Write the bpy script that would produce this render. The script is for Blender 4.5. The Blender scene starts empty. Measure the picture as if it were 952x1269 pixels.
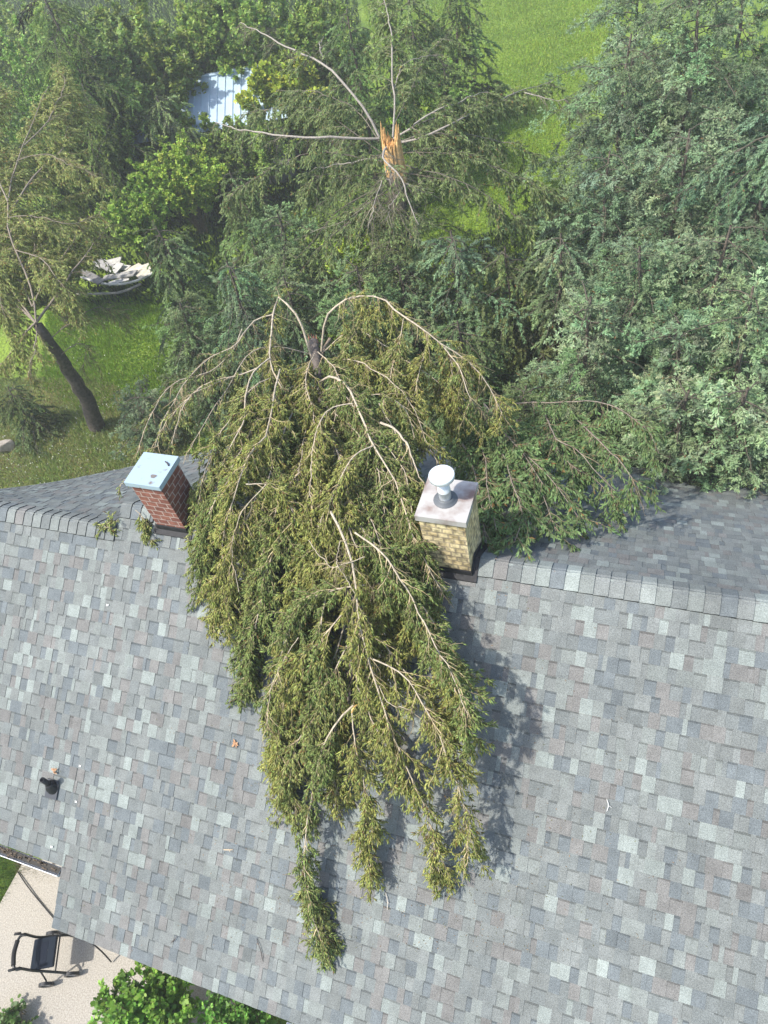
import bpy, math, random
import numpy as np
from mathutils import Vector, Matrix
rng = np.random.default_rng(7); random.seed(7)
R_ = math.radians
S = bpy.context.scene
COL = S.collection

# ---------------------------------------------------------------- camera
CR = np.array([[0.93933281, 0.29828297, -0.16935508], [-0.13287782, 0.77162531, 0.6220433], [0.31622358, -0.56180215, 0.76444816]])
CH = 6.0; ZR = 5.2; TP = math.tan(R_(34.35)); CP = math.cos(R_(34.35)); SP = math.sin(R_(34.35))
CAM = np.array([0, -.667 * CH, ZR + CH])
cd = bpy.data.cameras.new('camera'); cam = bpy.data.objects.new('camera', cd); COL.objects.link(cam)
M = Matrix([list(CR[:, i]) + [CAM[i]] for i in range(3)] + [[0, 0, 0, 1]])
cam.matrix_world = M
cd.sensor_fit = 'VERTICAL'; cd.sensor_height = 24; cd.lens = 900 / 1269 * 24
cd.clip_start = .05; cd.clip_end = 3000
S.camera = cam
# ---------------------------------------------------------------- light
SUNV = np.array([.52, .45, -1.0]); SUNV /= np.linalg.norm(SUNV)
w = bpy.data.worlds.new('World'); S.world = w; w.use_nodes = True
nt = w.node_tree; bg = nt.nodes['Background']; bg.inputs[1].default_value = .15
sky = nt.nodes.new('ShaderNodeTexSky'); sky.sky_type = 'NISHITA'; sky.sun_disc = False
sky.sun_elevation = math.asin(-SUNV[2]); sky.sun_rotation = math.atan2(-SUNV[0], -SUNV[1])
sky.dust_density = 2.0
nt.links.new(sky.outputs[0], bg.inputs[0])
sl = bpy.data.lights.new('sun', 'SUN'); sl.energy = 3.0; sl.angle = R_(1.6); sl.color = (1, .95, .87)
so = bpy.data.objects.new('sun', sl); COL.objects.link(so); so.location = (-10, -6, 25)
so.rotation_euler = Vector(SUNV).to_track_quat('-Z', 'Y').to_euler()
S.view_settings.view_transform = 'Standard'; S.view_settings.look = 'None'; S.view_settings.gamma = 1
S.view_settings.exposure = 1.03; S.view_settings.use_curve_mapping = False
S.cycles.max_bounces = 5; S.cycles.diffuse_bounces = 3; S.cycles.transparent_max_bounces = 4; S.cycles.glossy_bounces = 2; S.cycles.transmission_bounces = 3

# ---------------------------------------------------------------- helpers
def ray(px, py): return CR.T @ np.array([px - 476, -(py - 634.5), -900.])
def zpl(px, py, z):
    d = ray(px, py); return CAM + (z - CAM[2]) / d[2] * d
def front(px, py, off=0.):      # point over the front roof slope, off metres above it
    d = ray(px, py); zr = ZR + off
    s = (TP * CAM[1] - (CAM[2] - zr)) / (d[2] - TP * d[1]); return CAM + s * d
def over(px, py, off):          # over the front slope, or over the line behind the ridge
    P = front(px, py, off)
    if P[1] <= 0: return P
    d = ray(px, py); zr = ZR + off; k = -.22
    s = (k * CAM[1] - (CAM[2] - zr)) / (d[2] - k * d[1]); return CAM + s * d

def mat(name, col=(.5, .5, .5), rough=.8, metal=0, attr=False, noise=0, nscale=10, bump=0, bscale=40, trans=0, ndetail=4, spec=.3):
    m = bpy.data.materials.new(name); m.use_nodes = True; n = m.node_tree; L = n.links
    b = n.nodes['Principled BSDF']; b.inputs['Roughness'].default_value = rough; b.inputs['Metallic'].default_value = metal
    b.inputs['Specular IOR Level'].default_value = spec
    b.inputs['Base Color'].default_value = (*col, 1); src = None
    if attr:
        a = n.nodes.new('ShaderNodeAttribute'); a.attribute_name = 'Col'; src = a.outputs['Color']
    if noise:
        tc = n.nodes.new('ShaderNodeTexCoord'); t = n.nodes.new('ShaderNodeTexNoise'); t.inputs['Scale'].default_value = nscale; t.inputs['Detail'].default_value = ndetail
        L.new(tc.outputs['Object'], t.inputs['Vector'])
        mr = n.nodes.new('ShaderNodeMapRange'); mr.inputs[1].default_value = .25; mr.inputs[2].default_value = .75; mr.inputs[3].default_value = 1 - noise; mr.inputs[4].default_value = 1 + noise
        L.new(t.outputs[0], mr.inputs[0])
        mx = n.nodes.new('ShaderNodeVectorMath'); mx.operation = 'SCALE'
        if src: L.new(src, mx.inputs[0])
        else: mx.inputs[0].default_value = col
        L.new(mr.outputs[0], mx.inputs['Scale']); src = mx.outputs[0]
    if src: L.new(src, b.inputs['Base Color'])
    if bump:
        tc = n.nodes.new('ShaderNodeTexCoord'); t = n.nodes.new('ShaderNodeTexNoise'); t.inputs['Scale'].default_value = bscale; t.inputs['Detail'].default_value = 3
        L.new(tc.outputs['Object'], t.inputs['Vector']); bp = n.nodes.new('ShaderNodeBump'); bp.inputs['Strength'].default_value = bump; bp.inputs['Distance'].default_value = .02
        L.new(t.outputs[0], bp.inputs['Height']); L.new(bp.outputs[0], b.inputs['Normal'])
    if trans:
        tr = n.nodes.new('ShaderNodeBsdfTranslucent'); mixs = n.nodes.new('ShaderNodeMixShader'); mixs.inputs[0].default_value = trans
        if src: L.new(src, tr.inputs[0])
        else: tr.inputs[0].default_value = (*col, 1)
        L.new(b.outputs[0], mixs.inputs[1]); L.new(tr.outputs[0], mixs.inputs[2])
        L.new(mixs.outputs[0], n.nodes['Material Output'].inputs[0])
    return m

def mesh_np(name, V, F, mats, col=None, mi=None, smooth=False):
    """V (n,3), F (m,k) equal-size faces or list of such arrays; col (n,3) per vertex."""
    me = bpy.data.meshes.new(name)
    Fs = F if isinstance(F, list) else [F]
    Fs = [np.asarray(f, dtype=np.int32) for f in Fs if len(f)]
    V = np.asarray(V, dtype=np.float32)
    me.vertices.add(len(V)); me.vertices.foreach_set('co', V.ravel())
    li = np.concatenate([f.ravel() for f in Fs]); ls = np.concatenate([np.full(len(f), f.shape[1]) for f in Fs])
    st = np.concatenate([[0], np.cumsum(ls)[:-1]])
    me.loops.add(len(li)); me.loops.foreach_set('vertex_index', li.astype(np.int32))
    me.polygons.add(len(ls)); me.polygons.foreach_set('loop_start', st.astype(np.int32))
    if mi is not None: me.polygons.foreach_set('material_index', np.concatenate(mi).astype(np.int32))
    if smooth: me.polygons.foreach_set('use_smooth', np.ones(len(ls), dtype=bool))
    me.update(calc_edges=True)
    if col is not None:
        a = me.color_attributes.new('Col', 'FLOAT_COLOR', 'POINT')
        c = np.ones((len(V), 4), dtype=np.float32); c[:, :3] = col; a.data.foreach_set('color', c.ravel())
    for m in (mats if isinstance(mats, (list, tuple)) else [mats]): me.materials.append(m)
    return me

def link(name, me, parent=None, label=None, cat=None, group=None, kind=None):
    o = bpy.data.objects.new(name, me); COL.objects.link(o)
    if parent is not None: o.parent = parent
    tag(o, label, cat, group, kind); return o
def tag(o, label=None, cat=None, group=None, kind=None):
    if label: o['label'] = label
    if cat: o['category'] = cat
    if group: o['group'] = group
    if kind: o['kind'] = kind
    return o
def thing(name, loc, label, cat, group=None):
    o = bpy.data.objects.new(name, None); COL.objects.link(o); o.location = loc; o.empty_display_size = .2
    tag(o, label, cat, group); return o
def child(name, me, root, label=None, base=None):
    """part whose mesh is in world coordinates, parented to an unrotated root (or to a part of it)"""
    b = base if base is not None else root
    off = WLOC[root.name]
    me.transform(Matrix.Translation(-Vector(off)))
    o = link(name, me, root, label); WLOC[o.name] = off; return o
WLOC = {}
def root(name, loc, label, cat, group=None):
    o = thing(name, tuple(float(c) for c in loc), label, cat, group); WLOC[o.name] = tuple(float(c) for c in loc); return o

class MB:
    def __init__(s): s.V = []; s.F = []; s.C = []; s.n = 0; s.c = (.5, .5, .5)
    def add(s, V, F, c=None):
        V = np.asarray(V, float); 
        s.V.append(V); s.F += [tuple(i + s.n for i in f) for f in F]; s.C.append(np.tile(c if c is not None else s.c, (len(V), 1))); s.n += len(V)
    def box(s, c, h, rot=None, col=None):
        v = np.array([[x, y, z] for x in (-1, 1) for y in (-1, 1) for z in (-1, 1)], float) * np.array(h)
        if rot is not None: v = v @ np.array(rot).T
        s.add(v + np.array(c), [(0, 1, 3, 2), (4, 6, 7, 5), (0, 4, 5, 1), (2, 3, 7, 6), (0, 2, 6, 4), (1, 5, 7, 3)], col)
    def quad(s, a, b, c, d, col=None): s.add([a, b, c, d], [(0, 1, 2, 3)], col)
    def tube(s, pts, r, n=8, col=None, cap=True):
        pts = np.asarray(pts, float); r = np.broadcast_to(r, (len(pts),)); T = np.gradient(pts, axis=0); T /= np.linalg.norm(T, axis=1)[:, None] + 1e-9
        ref = np.array([.13, .21, .97]) if abs(T[0] @ np.array([.13, .21, .97])) < .9 else np.array([1, 0, 0.])
        A = np.cross(T, ref); A /= np.linalg.norm(A, axis=1)[:, None]; B = np.cross(T, A)
        an = np.arange(n) * 2 * math.pi / n
        V = pts[:, None] + r[:, None, None] * (np.cos(an)[None, :, None] * A[:, None] + np.sin(an)[None, :, None] * B[:, None])
        F = [(i * n + j, i * n + (j + 1) % n, (i + 1) * n + (j + 1) % n, (i + 1) * n + j) for i in range(len(pts) - 1) for j in range(n)]
        if cap: F += [tuple(range(n))[::-1], tuple((len(pts) - 1) * n + j for j in range(n))]
        s.add(V.reshape(-1, 3), F, col)
    def lathe(s, c, prof, n=24, col=None):
        s_ = [(c[0] + r * math.cos(a * 2 * math.pi / n), c[1] + r * math.sin(a * 2 * math.pi / n), c[2] + z) for r, z in prof for a in range(n)]
        F = [(i * n + j, i * n + (j + 1) % n, (i + 1) * n + (j + 1) % n, (i + 1) * n + j) for i in range(len(prof) - 1) for j in range(n)]
        s.add(s_, F, col)
    def build(s, name, m, smooth=False):
        me = bpy.data.meshes.new(name); V = np.concatenate(s.V); me.from_pydata(V.tolist(), [], s.F)
        a = me.color_attributes.new('Col', 'FLOAT_COLOR', 'POINT'); c = np.ones((len(V), 4), np.float32); c[:, :3] = np.concatenate(s.C); a.data.foreach_set('color', c.ravel())
        if smooth: me.polygons.foreach_set('use_smooth', np.ones(len(me.polygons), dtype=bool))
        me.materials.append(m); me.update(); return me

# ---- curve sets: arrays (N,K,3)
K = 7
def unit(a): return a / (np.linalg.norm(a, axis=-1, keepdims=True) + 1e-9)
def ev(cv, idx, t):
    f = t * (cv.shape[1] - 1); i = np.clip(f.astype(int), 0, cv.shape[1] - 2); u = (f - i)[:, None]
    a = cv[idx, i]; b = cv[idx, i + 1]; return a * (1 - u) + b * u, unit(b - a)
def clen(cv): return np.linalg.norm(np.diff(cv, axis=1), axis=2).sum(1)
def resample(pts, k=K):
    pts = np.asarray(pts, float)
    # catmull-rom smoothing
    P = np.vstack([2 * pts[0] - pts[1], pts, 2 * pts[-1] - pts[-2]]); out = []
    for i in range(1, len(P) - 2):
        for u in np.linspace(0, 1, 8, endpoint=False):
            a, b, c, d = P[i - 1], P[i], P[i + 1], P[i + 2]
            out.append(.5 * ((2 * b) + (c - a) * u + (2 * a - 5 * b + 4 * c - d) * u * u + (-a + 3 * b - 3 * c + d) * u ** 3))
    out.append(pts[-1]); out = np.array(out)
    s = np.concatenate([[0], np.cumsum(np.linalg.norm(np.diff(out, axis=0), axis=1))]); q = np.linspace(0, s[-1], k)
    return np.stack([np.interp(q, s, out[:, j]) for j in range(3)], 1)
def grow(cv, spacing, t0, t1, ang, L0, L1, bias, biasw, up=(0, 0, 1), plan=.35, sag=.25, k=5, wig=.06, taper=.5):
    Ls = clen(cv); n = np.maximum(1, (Ls * (t1 - t0) / spacing).astype(int)); idx = np.repeat(np.arange(len(cv)), n)
    M_ = len(idx); t = t0 + (t1 - t0) * rng.random(M_)
    P, T = ev(cv, idx, t)
    nrm = unit(np.array(up)[None] + rng.normal(0, plan, (M_, 3)))
    side = unit(np.cross(T, nrm)) * np.where(rng.random(M_) < .5, -1, 1)[:, None]
    a = R_(1) * rng.normal(ang, 12, M_)[:, None]
    D = unit(T * np.cos(a) + side * np.sin(a) + np.array(bias)[None] * biasw * (0.5 + rng.random((M_, 1))))
    L = (L0 + (L1 - L0) * rng.random(M_)) * (1 - taper * t) 
    u = np.linspace(0, 1, k)
    C = P[:, None] + D[:, None] * (L[:, None] * u)[..., None]
    C[..., 2] -= sag * L[:, None] * u ** 2
    W = np.cumsum(rng.normal(0, wig, (M_, k, 3)), 1) * (L[:, None, None]) * u[None, :, None]
    return C + W, idx, t
def tubes(cv, r0, r1, n=3):
    """cv (N,k,3), radii from r0 (N) to r1 (N)"""
    N, k, _ = cv.shape; T = unit(np.gradient(cv, axis=1)); ref = unit(rng.normal(0, 1, (N, 1, 3)) * [1, 1, .3])
    A = unit(np.cross(T, ref)); B = np.cross(T, A); an = np.arange(n) * 2 * math.pi / n
    u = np.linspace(0, 1, k); r = np.broadcast_to(r0, (N,))[:, None] * (1 - u) + np.broadcast_to(r1, (N,))[:, None] * u
    V = cv[:, :, None] + r[..., None, None] * (np.cos(an)[None, None, :, None] * A[:, :, None] + np.sin(an)[None, None, :, None] * B[:, :, None])
    base = (np.arange(N) * k * n)[:, None, None]; i = (np.arange(k - 1) * n)[None, :, None]; j = np.arange(n)[None, None]; j2 = (j + 1) % n
    F = np.stack([base + i + j, base + i + j2, base + i + n + j2, base + i + n + j], -1).reshape(-1, 4)
    return V.reshape(-1, 3), F
def shoots(cv, spacing, t0, t1, ang, Ls, Ws, bias=(0, 0, -1), biasw=.2, plan=.5, up=(0, 0, 1)):
    cl = clen(cv); n = np.maximum(1, np.round(cl * (t1 - t0) / spacing).astype(int)); idx = np.repeat(np.arange(len(cv)), n); M_ = len(idx)
    t = t0 + (t1 - t0) * rng.random(M_)
    P, T = ev(cv, idx, t)
    nrm = unit(np.array(up)[None] + rng.normal(0, plan, (M_, 3))); side = unit(np.cross(T, nrm)) * np.where(rng.random(M_) < .5, -1, 1)[:, None]
    a = R_(1) * rng.normal(ang, 14, M_)[:, None]
    D = unit(T * np.cos(a) + side * np.sin(a) + np.array(bias)[None] * biasw)
    L = Ls[0] + (Ls[1] - Ls[0]) * rng.random(M_); W = Ws[0] + (Ws[1] - Ws[0]) * rng.random(M_)
    return P, D, L, W, idx, t
def leaf_geo(P, D, L, W, solid=False, up=(0, 0, 1), tilt=.5, mid=.45, fold=.25):
    N = len(P); nr = unit(np.array(up)[None] + rng.normal(0, tilt, (N, 3))); S_ = unit(np.cross(D, nr)); Nn = np.cross(S_, D)
    Lc = L[:, None]; Wc = W[:, None] * .5
    if not solid:
        V = np.stack([P, P + D * Lc * mid + S_ * Wc - Nn * Wc * fold, P + D * Lc, P + D * Lc * mid - S_ * Wc - Nn * Wc * fold], 1)
        F = np.arange(N * 4).reshape(N, 4); return V.reshape(-1, 3), F, 4
    # 3 sided spindle: base ring(tiny)=1 vertex, mid ring 3, tip
    m = P + D * Lc * mid
    V = np.stack([P, m + S_ * Wc, m - S_ * Wc * .5 + Nn * Wc * .87, m - S_ * Wc * .5 - Nn * Wc * .87, P + D * Lc], 1)
    b = (np.arange(N) * 5)[:, None, None]; f = np.array([[0, 2, 1], [0, 3, 2], [0, 1, 3], [1, 2, 4], [2, 3, 4], [3, 1, 4]])[None]
    return V.reshape(-1, 3), (b + f).reshape(-1, 3), 5
def shade(cols, N, per, tipgain=1.0, var=.18, hue=.08, dead=0., deadc=(.2, .11, .05)):
    c = np.broadcast_to(cols, (N, 3)) * (1 + rng.normal(0, var, (N, 1))) * (1 + rng.normal(0, hue, (N, 3)))
    if dead:
        k = rng.random(N) < dead; c[k] = np.array(deadc) * (1 + rng.normal(0, .2, (k.sum(), 1)))
    c = np.clip(c, .004, .6); return np.repeat(c, per, 0)
def merge(parts):
    """parts: list of (V,F,col,mat_index)"""
    V = []; Fs = []; Cc = []; mi = []; n = 0
    for v, f, c, m in parts:
        if not len(v): continue
        V.append(v); Fs.append(f + n); Cc.append(np.broadcast_to(c, (len(v), 3))); mi.append(np.full(len(f), m)); n += len(v)
    return np.concatenate(V), Fs, np.concatenate(Cc), mi

# ---------------------------------------------------------------- materials
M_NEED = mat('needles', attr=True, rough=.8, trans=.4, spec=.05)
M_LEAF = mat('leaves', attr=True, rough=.5, trans=.35, spec=.35)
M_BARK = mat('bark', attr=True, rough=.9, noise=.35, nscale=30, bump=.5, bscale=60)
M_DBARK = mat('trunk_bark', attr=True, rough=.95, noise=.45, nscale=14, bump=1, bscale=22)
M_SPLIT = mat('split_wood', attr=True, rough=.8, noise=.3, nscale=25)
M_PAINT = mat('plain', attr=True, rough=.6)

def shingle_mat():
    m = mat('shingle', attr=True, rough=.95, spec=.15); n = m.node_tree; L = n.links; b = n.nodes['Principled BSDF']
    at = [x for x in n.nodes if x.type == 'ATTRIBUTE'][0]; tc = n.nodes.new('ShaderNodeTexCoord')
    def noise(sc, det, lo, hi):
        t = n.nodes.new('ShaderNodeTexNoise'); t.inputs['Scale'].default_value = sc; t.inputs['Detail'].default_value = det; L.new(tc.outputs['Object'], t.inputs['Vector'])
        r = n.nodes.new('ShaderNodeMapRange'); r.inputs[1].default_value = .3; r.inputs[2].default_value = .7; r.inputs[3].default_value = lo; r.inputs[4].default_value = hi; L.new(t.outputs[0], r.inputs[0]); return r.outputs[0], t
    g, gt = noise(110, 3, .7, 1.3); big, _ = noise(.9, 4, .9, 1.1); md, _ = noise(9, 3, .9, 1.1)
    m1 = n.nodes.new('ShaderNodeMath'); m1.operation = 'MULTIPLY'; L.new(g, m1.inputs[0]); L.new(big, m1.inputs[1])
    m2 = n.nodes.new('ShaderNodeMath'); m2.operation = 'MULTIPLY'; L.new(m1.outputs[0], m2.inputs[0]); L.new(md, m2.inputs[1])
    s = n.nodes.new('ShaderNodeVectorMath'); s.operation = 'SCALE'; L.new(at.outputs['Color'], s.inputs[0]); L.new(m2.outputs[0], s.inputs['Scale']); L.new(s.outputs[0], b.inputs['Base Color'])
    bp = n.nodes.new('ShaderNodeBump'); bp.inputs['Strength'].default_value = .6; bp.inputs['Distance'].default_value = .004; L.new(gt.outputs[0], bp.inputs['Height']); L.new(bp.outputs[0], b.inputs['Normal'])
    return m
M_SH = shingle_mat()

# ---------------------------------------------------------------- ground
def ground_mat():
    m = mat('ground', rough=.95); n = m.node_tree; L = n.links; b = n.nodes['Principled BSDF']; tc = n.nodes.new('ShaderNodeTexCoord')
    t = n.nodes.new('ShaderNodeTexNoise'); t.inputs['Scale'].default_value = .5; t.inputs['Detail'].default_value = 8; L.new(tc.outputs['Object'], t.inputs[0])
    t2 = n.nodes.new('ShaderNodeTexNoise'); t2.inputs['Scale'].default_value = 14; t2.inputs['Detail'].default_value = 5; L.new(tc.outputs['Object'], t2.inputs[0])
    r = n.nodes.new('ShaderNodeValToRGB'); e = r.color_ramp.elements; e[0].position = .35; e[0].color = (.1, .165, .02, 1); e[1].position = .7; e[1].color = (.21, .3, .035, 1); L.new(t.outputs[0], r.inputs[0])
    mr = n.nodes.new('ShaderNodeMapRange'); mr.inputs[1].default_value = .3; mr.inputs[2].default_value = .7; mr.inputs[3].default_value = .6; mr.inputs[4].default_value = 1.35; L.new(t2.outputs[0], mr.inputs[0])
    s = n.nodes.new('ShaderNodeVectorMath'); s.operation = 'SCALE'; L.new(r.outputs[0], s.inputs[0]); L.new(mr.outputs[0], s.inputs['Scale']); L.new(s.outputs[0], b.inputs['Base Color'])
    bp = n.nodes.new('ShaderNodeBump'); bp.inputs['Strength'].default_value = 1; bp.inputs['Distance'].default_value = .08; L.new(t2.outputs[0], bp.inputs['Height']); L.new(bp.outputs[0], b.inputs['Normal'])
    return m
gb = MB(); gb.quad((-900, -900, 0), (900, -900, 0), (900, 900, 0), (-900, 900, 0))
link('ground', gb.build('ground', ground_mat()), kind='structure')

# patio
def concrete_mat():
    m = mat('concrete', (.345, .32, .275), rough=.95, noise=.35, nscale=55, ndetail=6, bump=.4, bscale=90); return m
pt = MB()
poly = [zpl(*p, .09) for p in ((27, 1071), (-60, 1228), (60, 1280), (160, 1330), (330, 1290), (120, 1050))]
top = np.array(poly); bot = top.copy(); bot[:, 2] = -.05; nP = len(poly)
pt.add(np.vstack([top, bot]), [tuple(range(nP))] + [((i + 1) % nP, i, i + nP, (i + 1) % nP + nP) for i in range(nP)])
link('patio', pt.build('patio', concrete_mat()), kind='structure')

# ---------------------------------------------------------------- house
HX0, HX1 = -5.67, 8.0
house = root('house', (0, 0, 0), 'house with grey asphalt shingle roof under the fallen spruce, two brick chimneys at its ridge', 'house')
PAL = np.array([[.24, .268, .25], [.176, .188, .18], [.135, .153, .16], [.176, .171, .162], [.156, .17, .166], [.2, .218, .205]])
PAL = (PAL * .87 + PAL.mean(0) * .13) * np.array([.93, .935, .94])
PW = np.array([.13, .27, .12, .15, .17, .16])
def shingles(P, n_rows, u_of_row, cell, seed, nrm_fn, lift=0.0):
    """P(u,v): surface point; rows run downwards; v measured in courses"""
    r = np.random.default_rng(seed); V = []; F = []; C = []
    def add(vs, fs, c):
        b = len(V); V.extend(vs); F.extend([tuple(i + b for i in f) for f in fs]); C.extend([c] * len(vs) if np.ndim(c[0]) == 0 else c)
    drift = r.random()
    prev = []
    for row in range(n_rows):
        ua, ub = u_of_row(row); u = ua - r.random() * .25; raised = r.random() < .5
        # blends: neighbouring rows share a colour run now and then
        while u < ub:
            wv = r.choice([.045, .08, .11, .13, .155, .19], p=[.12, .18, .28, .24, .12, .06]) if raised else r.choice([.06, .09, .12, .15], p=[.28, .36, .24, .12])
            a, b_ = max(u, ua), min(u + wv * .9, ub)
            if b_ - a > .01:
                ci = r.choice(len(PAL), p=PW) if raised else r.choice(len(PAL), p=[.05, .24, .22, .17, .24, .08])
                c = PAL[ci] * (1 + r.normal(0, .06)) * (1 + .0 * drift)
                h = .0085 if raised else .0045; h += lift + r.normal(0, .0006)
                v0, v1 = float(row), float(row + 1)
                n0 = nrm_fn(a, v0)
                p = [P(a, v1) + n0 * h, P(b_, v1) + n0 * h, P(b_, v0) + n0 * (h - .003), P(a, v0) + n0 * (h - .003)]
                q = [P(a, v1) - n0 * .004, P(b_, v1) - n0 * .004, P(b_, v0) - n0 * .004, P(a, v0) - n0 * .004]
                add(p, [(0, 1, 2, 3)], tuple(c))
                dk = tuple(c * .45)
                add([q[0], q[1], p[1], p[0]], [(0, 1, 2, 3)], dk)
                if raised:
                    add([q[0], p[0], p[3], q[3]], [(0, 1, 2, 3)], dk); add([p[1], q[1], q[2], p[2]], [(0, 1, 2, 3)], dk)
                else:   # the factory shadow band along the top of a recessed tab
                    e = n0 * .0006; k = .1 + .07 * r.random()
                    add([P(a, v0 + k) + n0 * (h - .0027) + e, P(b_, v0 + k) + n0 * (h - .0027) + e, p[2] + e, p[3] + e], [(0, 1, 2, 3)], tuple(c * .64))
            u += wv * .9; raised = not raised if r.random() < .85 else raised
    return mesh_np('shingles', np.array(V), [np.array(F)], M_SH, col=np.array(C))
EXP = .1432
def planeP(y0, z0, sgn):
    def P(u, v): return np.array([u, y0 + sgn * v * EXP * CP, z0 - v * EXP * SP])
    return P
nF = np.array([0, -SP, CP]); nB = np.array([0, SP, CP])
def slab(pts, nrm, th=.12):
    m = MB(); p = np.array(pts, float) - np.array(nrm) * .006; q = p - np.array([0, 0, 1]) * th; n = len(p)
    m.add(np.vstack([p, q]), [tuple(range(n)), tuple(range(n, 2 * n))[::-1]] + [((i + 1) % n, i, i + n, (i + 1) % n + n) for i in range(n)], (.12, .125, .13)); return m
NR = 35; yE, zE = -NR * EXP * CP, ZR - NR * EXP * SP
# main roof, front and back slopes
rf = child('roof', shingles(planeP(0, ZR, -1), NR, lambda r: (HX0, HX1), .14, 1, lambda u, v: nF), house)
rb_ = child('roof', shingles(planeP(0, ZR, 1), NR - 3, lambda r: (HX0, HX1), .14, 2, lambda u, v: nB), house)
yB, zB = (NR - 3) * EXP * CP, ZR - (NR - 3) * EXP * SP
M_DECK = mat('roof_deck', attr=True, rough=.8)
child('roof_deck', slab([(HX0 + .006, 0, ZR), (HX0 + .006, yE + .006, zE), (HX1, yE + .006, zE), (HX1, 0, ZR)], nF).build('deck', M_DECK), house)
child('roof_deck', slab([(HX0 + .006, .002, ZR), (HX1, .002, ZR), (HX1, yB - .006, zB), (HX0 + .006, yB - .006, zB)], nB).build('deck', M_DECK), house)
# lower left roof section, coplanar with the front slope, lower ridge
LV = 2; NL = 30; LX0 = -11.5
yl0, zl0 = -LV * EXP * CP, ZR - LV * EXP * SP
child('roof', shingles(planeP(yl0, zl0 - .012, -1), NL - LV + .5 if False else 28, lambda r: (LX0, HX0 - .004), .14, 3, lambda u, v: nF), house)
yl1, zl1 = yl0 - 28 * EXP * CP, zl0 - 28 * EXP * SP - .012
child('roof_deck', slab([(LX0, yl0, zl0 - .012), (LX0, yl1 + .006, zl1), (HX0 - .012, yl1 + .006, zl1), (HX0 - .012, yl0, zl0 - .012)], nF).build('deck', M_DECK), house)
# its back slope runs out to an eave that is splayed against the ridge
Ra, Rb = np.array([LX0, yl0, zl0 - .012]), np.array([HX0 - .01, yl0, zl0 - .012])
Ea, Eb = np.array([-13.65, .17, 2.6]), np.array([-6.0, 3.6, 2.6])
LRow = 30
def PB(u, v):
    s = (u - LX0) / (HX0 - .01 - LX0); t = v / LRow
    return (Ra * (1 - s) + Rb * s) * (1 - t) + (Ea * (1 - s) + Eb * s) * t
def NB(u, v):
    a = PB(u + .01, v) - PB(u, v); b = PB(u, v + .1) - PB(u, v); n = np.cross(a, b); n /= np.linalg.norm(n); return n if n[2] > 0 else -n
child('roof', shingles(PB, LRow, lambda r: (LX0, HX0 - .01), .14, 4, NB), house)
g = MB(); n1 = 12
gv = [PB(LX0 + (HX0 - .01 - LX0) * i / n1, LRow * j / 6) - np.array([0, 0, .02]) for j in range(7) for i in range(n1 + 1)]
g.add(gv, [(j * 13 + i, j * 13 + i + 1, (j + 1) * 13 + i + 1, (j + 1) * 13 + i) for j in range(6) for i in range(n1)], (.12, .12, .13))
child('roof_deck', g.build('deck', M_DECK), house)

# ridge caps: bent pieces lapping one another
def ridge_caps(x0, x1, y, z, seed, skip=(), w=.18, step=.138):
    r = np.random.default_rng(seed); m = MB(); x = x0
    while x < x1 - .02:
        st = min(step, x1 - x)
        if not any(a < x < b for a, b in skip):
            c = PAL[r.choice(len(PAL), p=PW)] * (1 + r.normal(0, .08)); pr = []
            hl, hh = .014, .027
            for xx, h in ((x, hl), (x + st + .012, hh)):
                row = []
                for s in (-1, 1):
                    pass
                ang = [(-w, 0), (-.045, 0), (-.018, .35), (0, .5), (.018, .35), (.045, 0), (w, 0)]
                for d, k in ang:
                    zz = z + h - abs(d) * SP - (.012 if abs(d) < .02 else 0)
                    row.append((xx, y + d * CP * 1.0, zz))
                pr.append(row)
            V = pr[0] + pr[1]; n = 7
            m.add(V, [(i, i + 1, n + i + 1, n + i) for i in range(n - 1)], tuple(c))
            V2 = pr[1] + [(p[0], p[1], p[2] - .014) for p in pr[1]]
            m.add(V2, [(i, i + 1, n + i + 1, n + i) for i in range(n - 1)], tuple(c * .3))
            e0 = [pr[0][0], pr[1][0]]; m.add(e0 + [(p[0], p[1], p[2] - .02) for p in e0], [(0, 1, 3, 2)], tuple(c * .3))
        x += st
    return m.build('caps', M_SH)
for qa, qb, sd in ((HX0 + .01, -5.2, 5), (-4.62, -1.92, 8), (-1.33, HX1, 9)): child('ridge_cap', ridge_caps(qa, qb, 0, ZR, sd), house)
child('ridge_cap', ridge_caps(LX0, HX0 - .03, yl0, zl0 - .012, 6), house)
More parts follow.
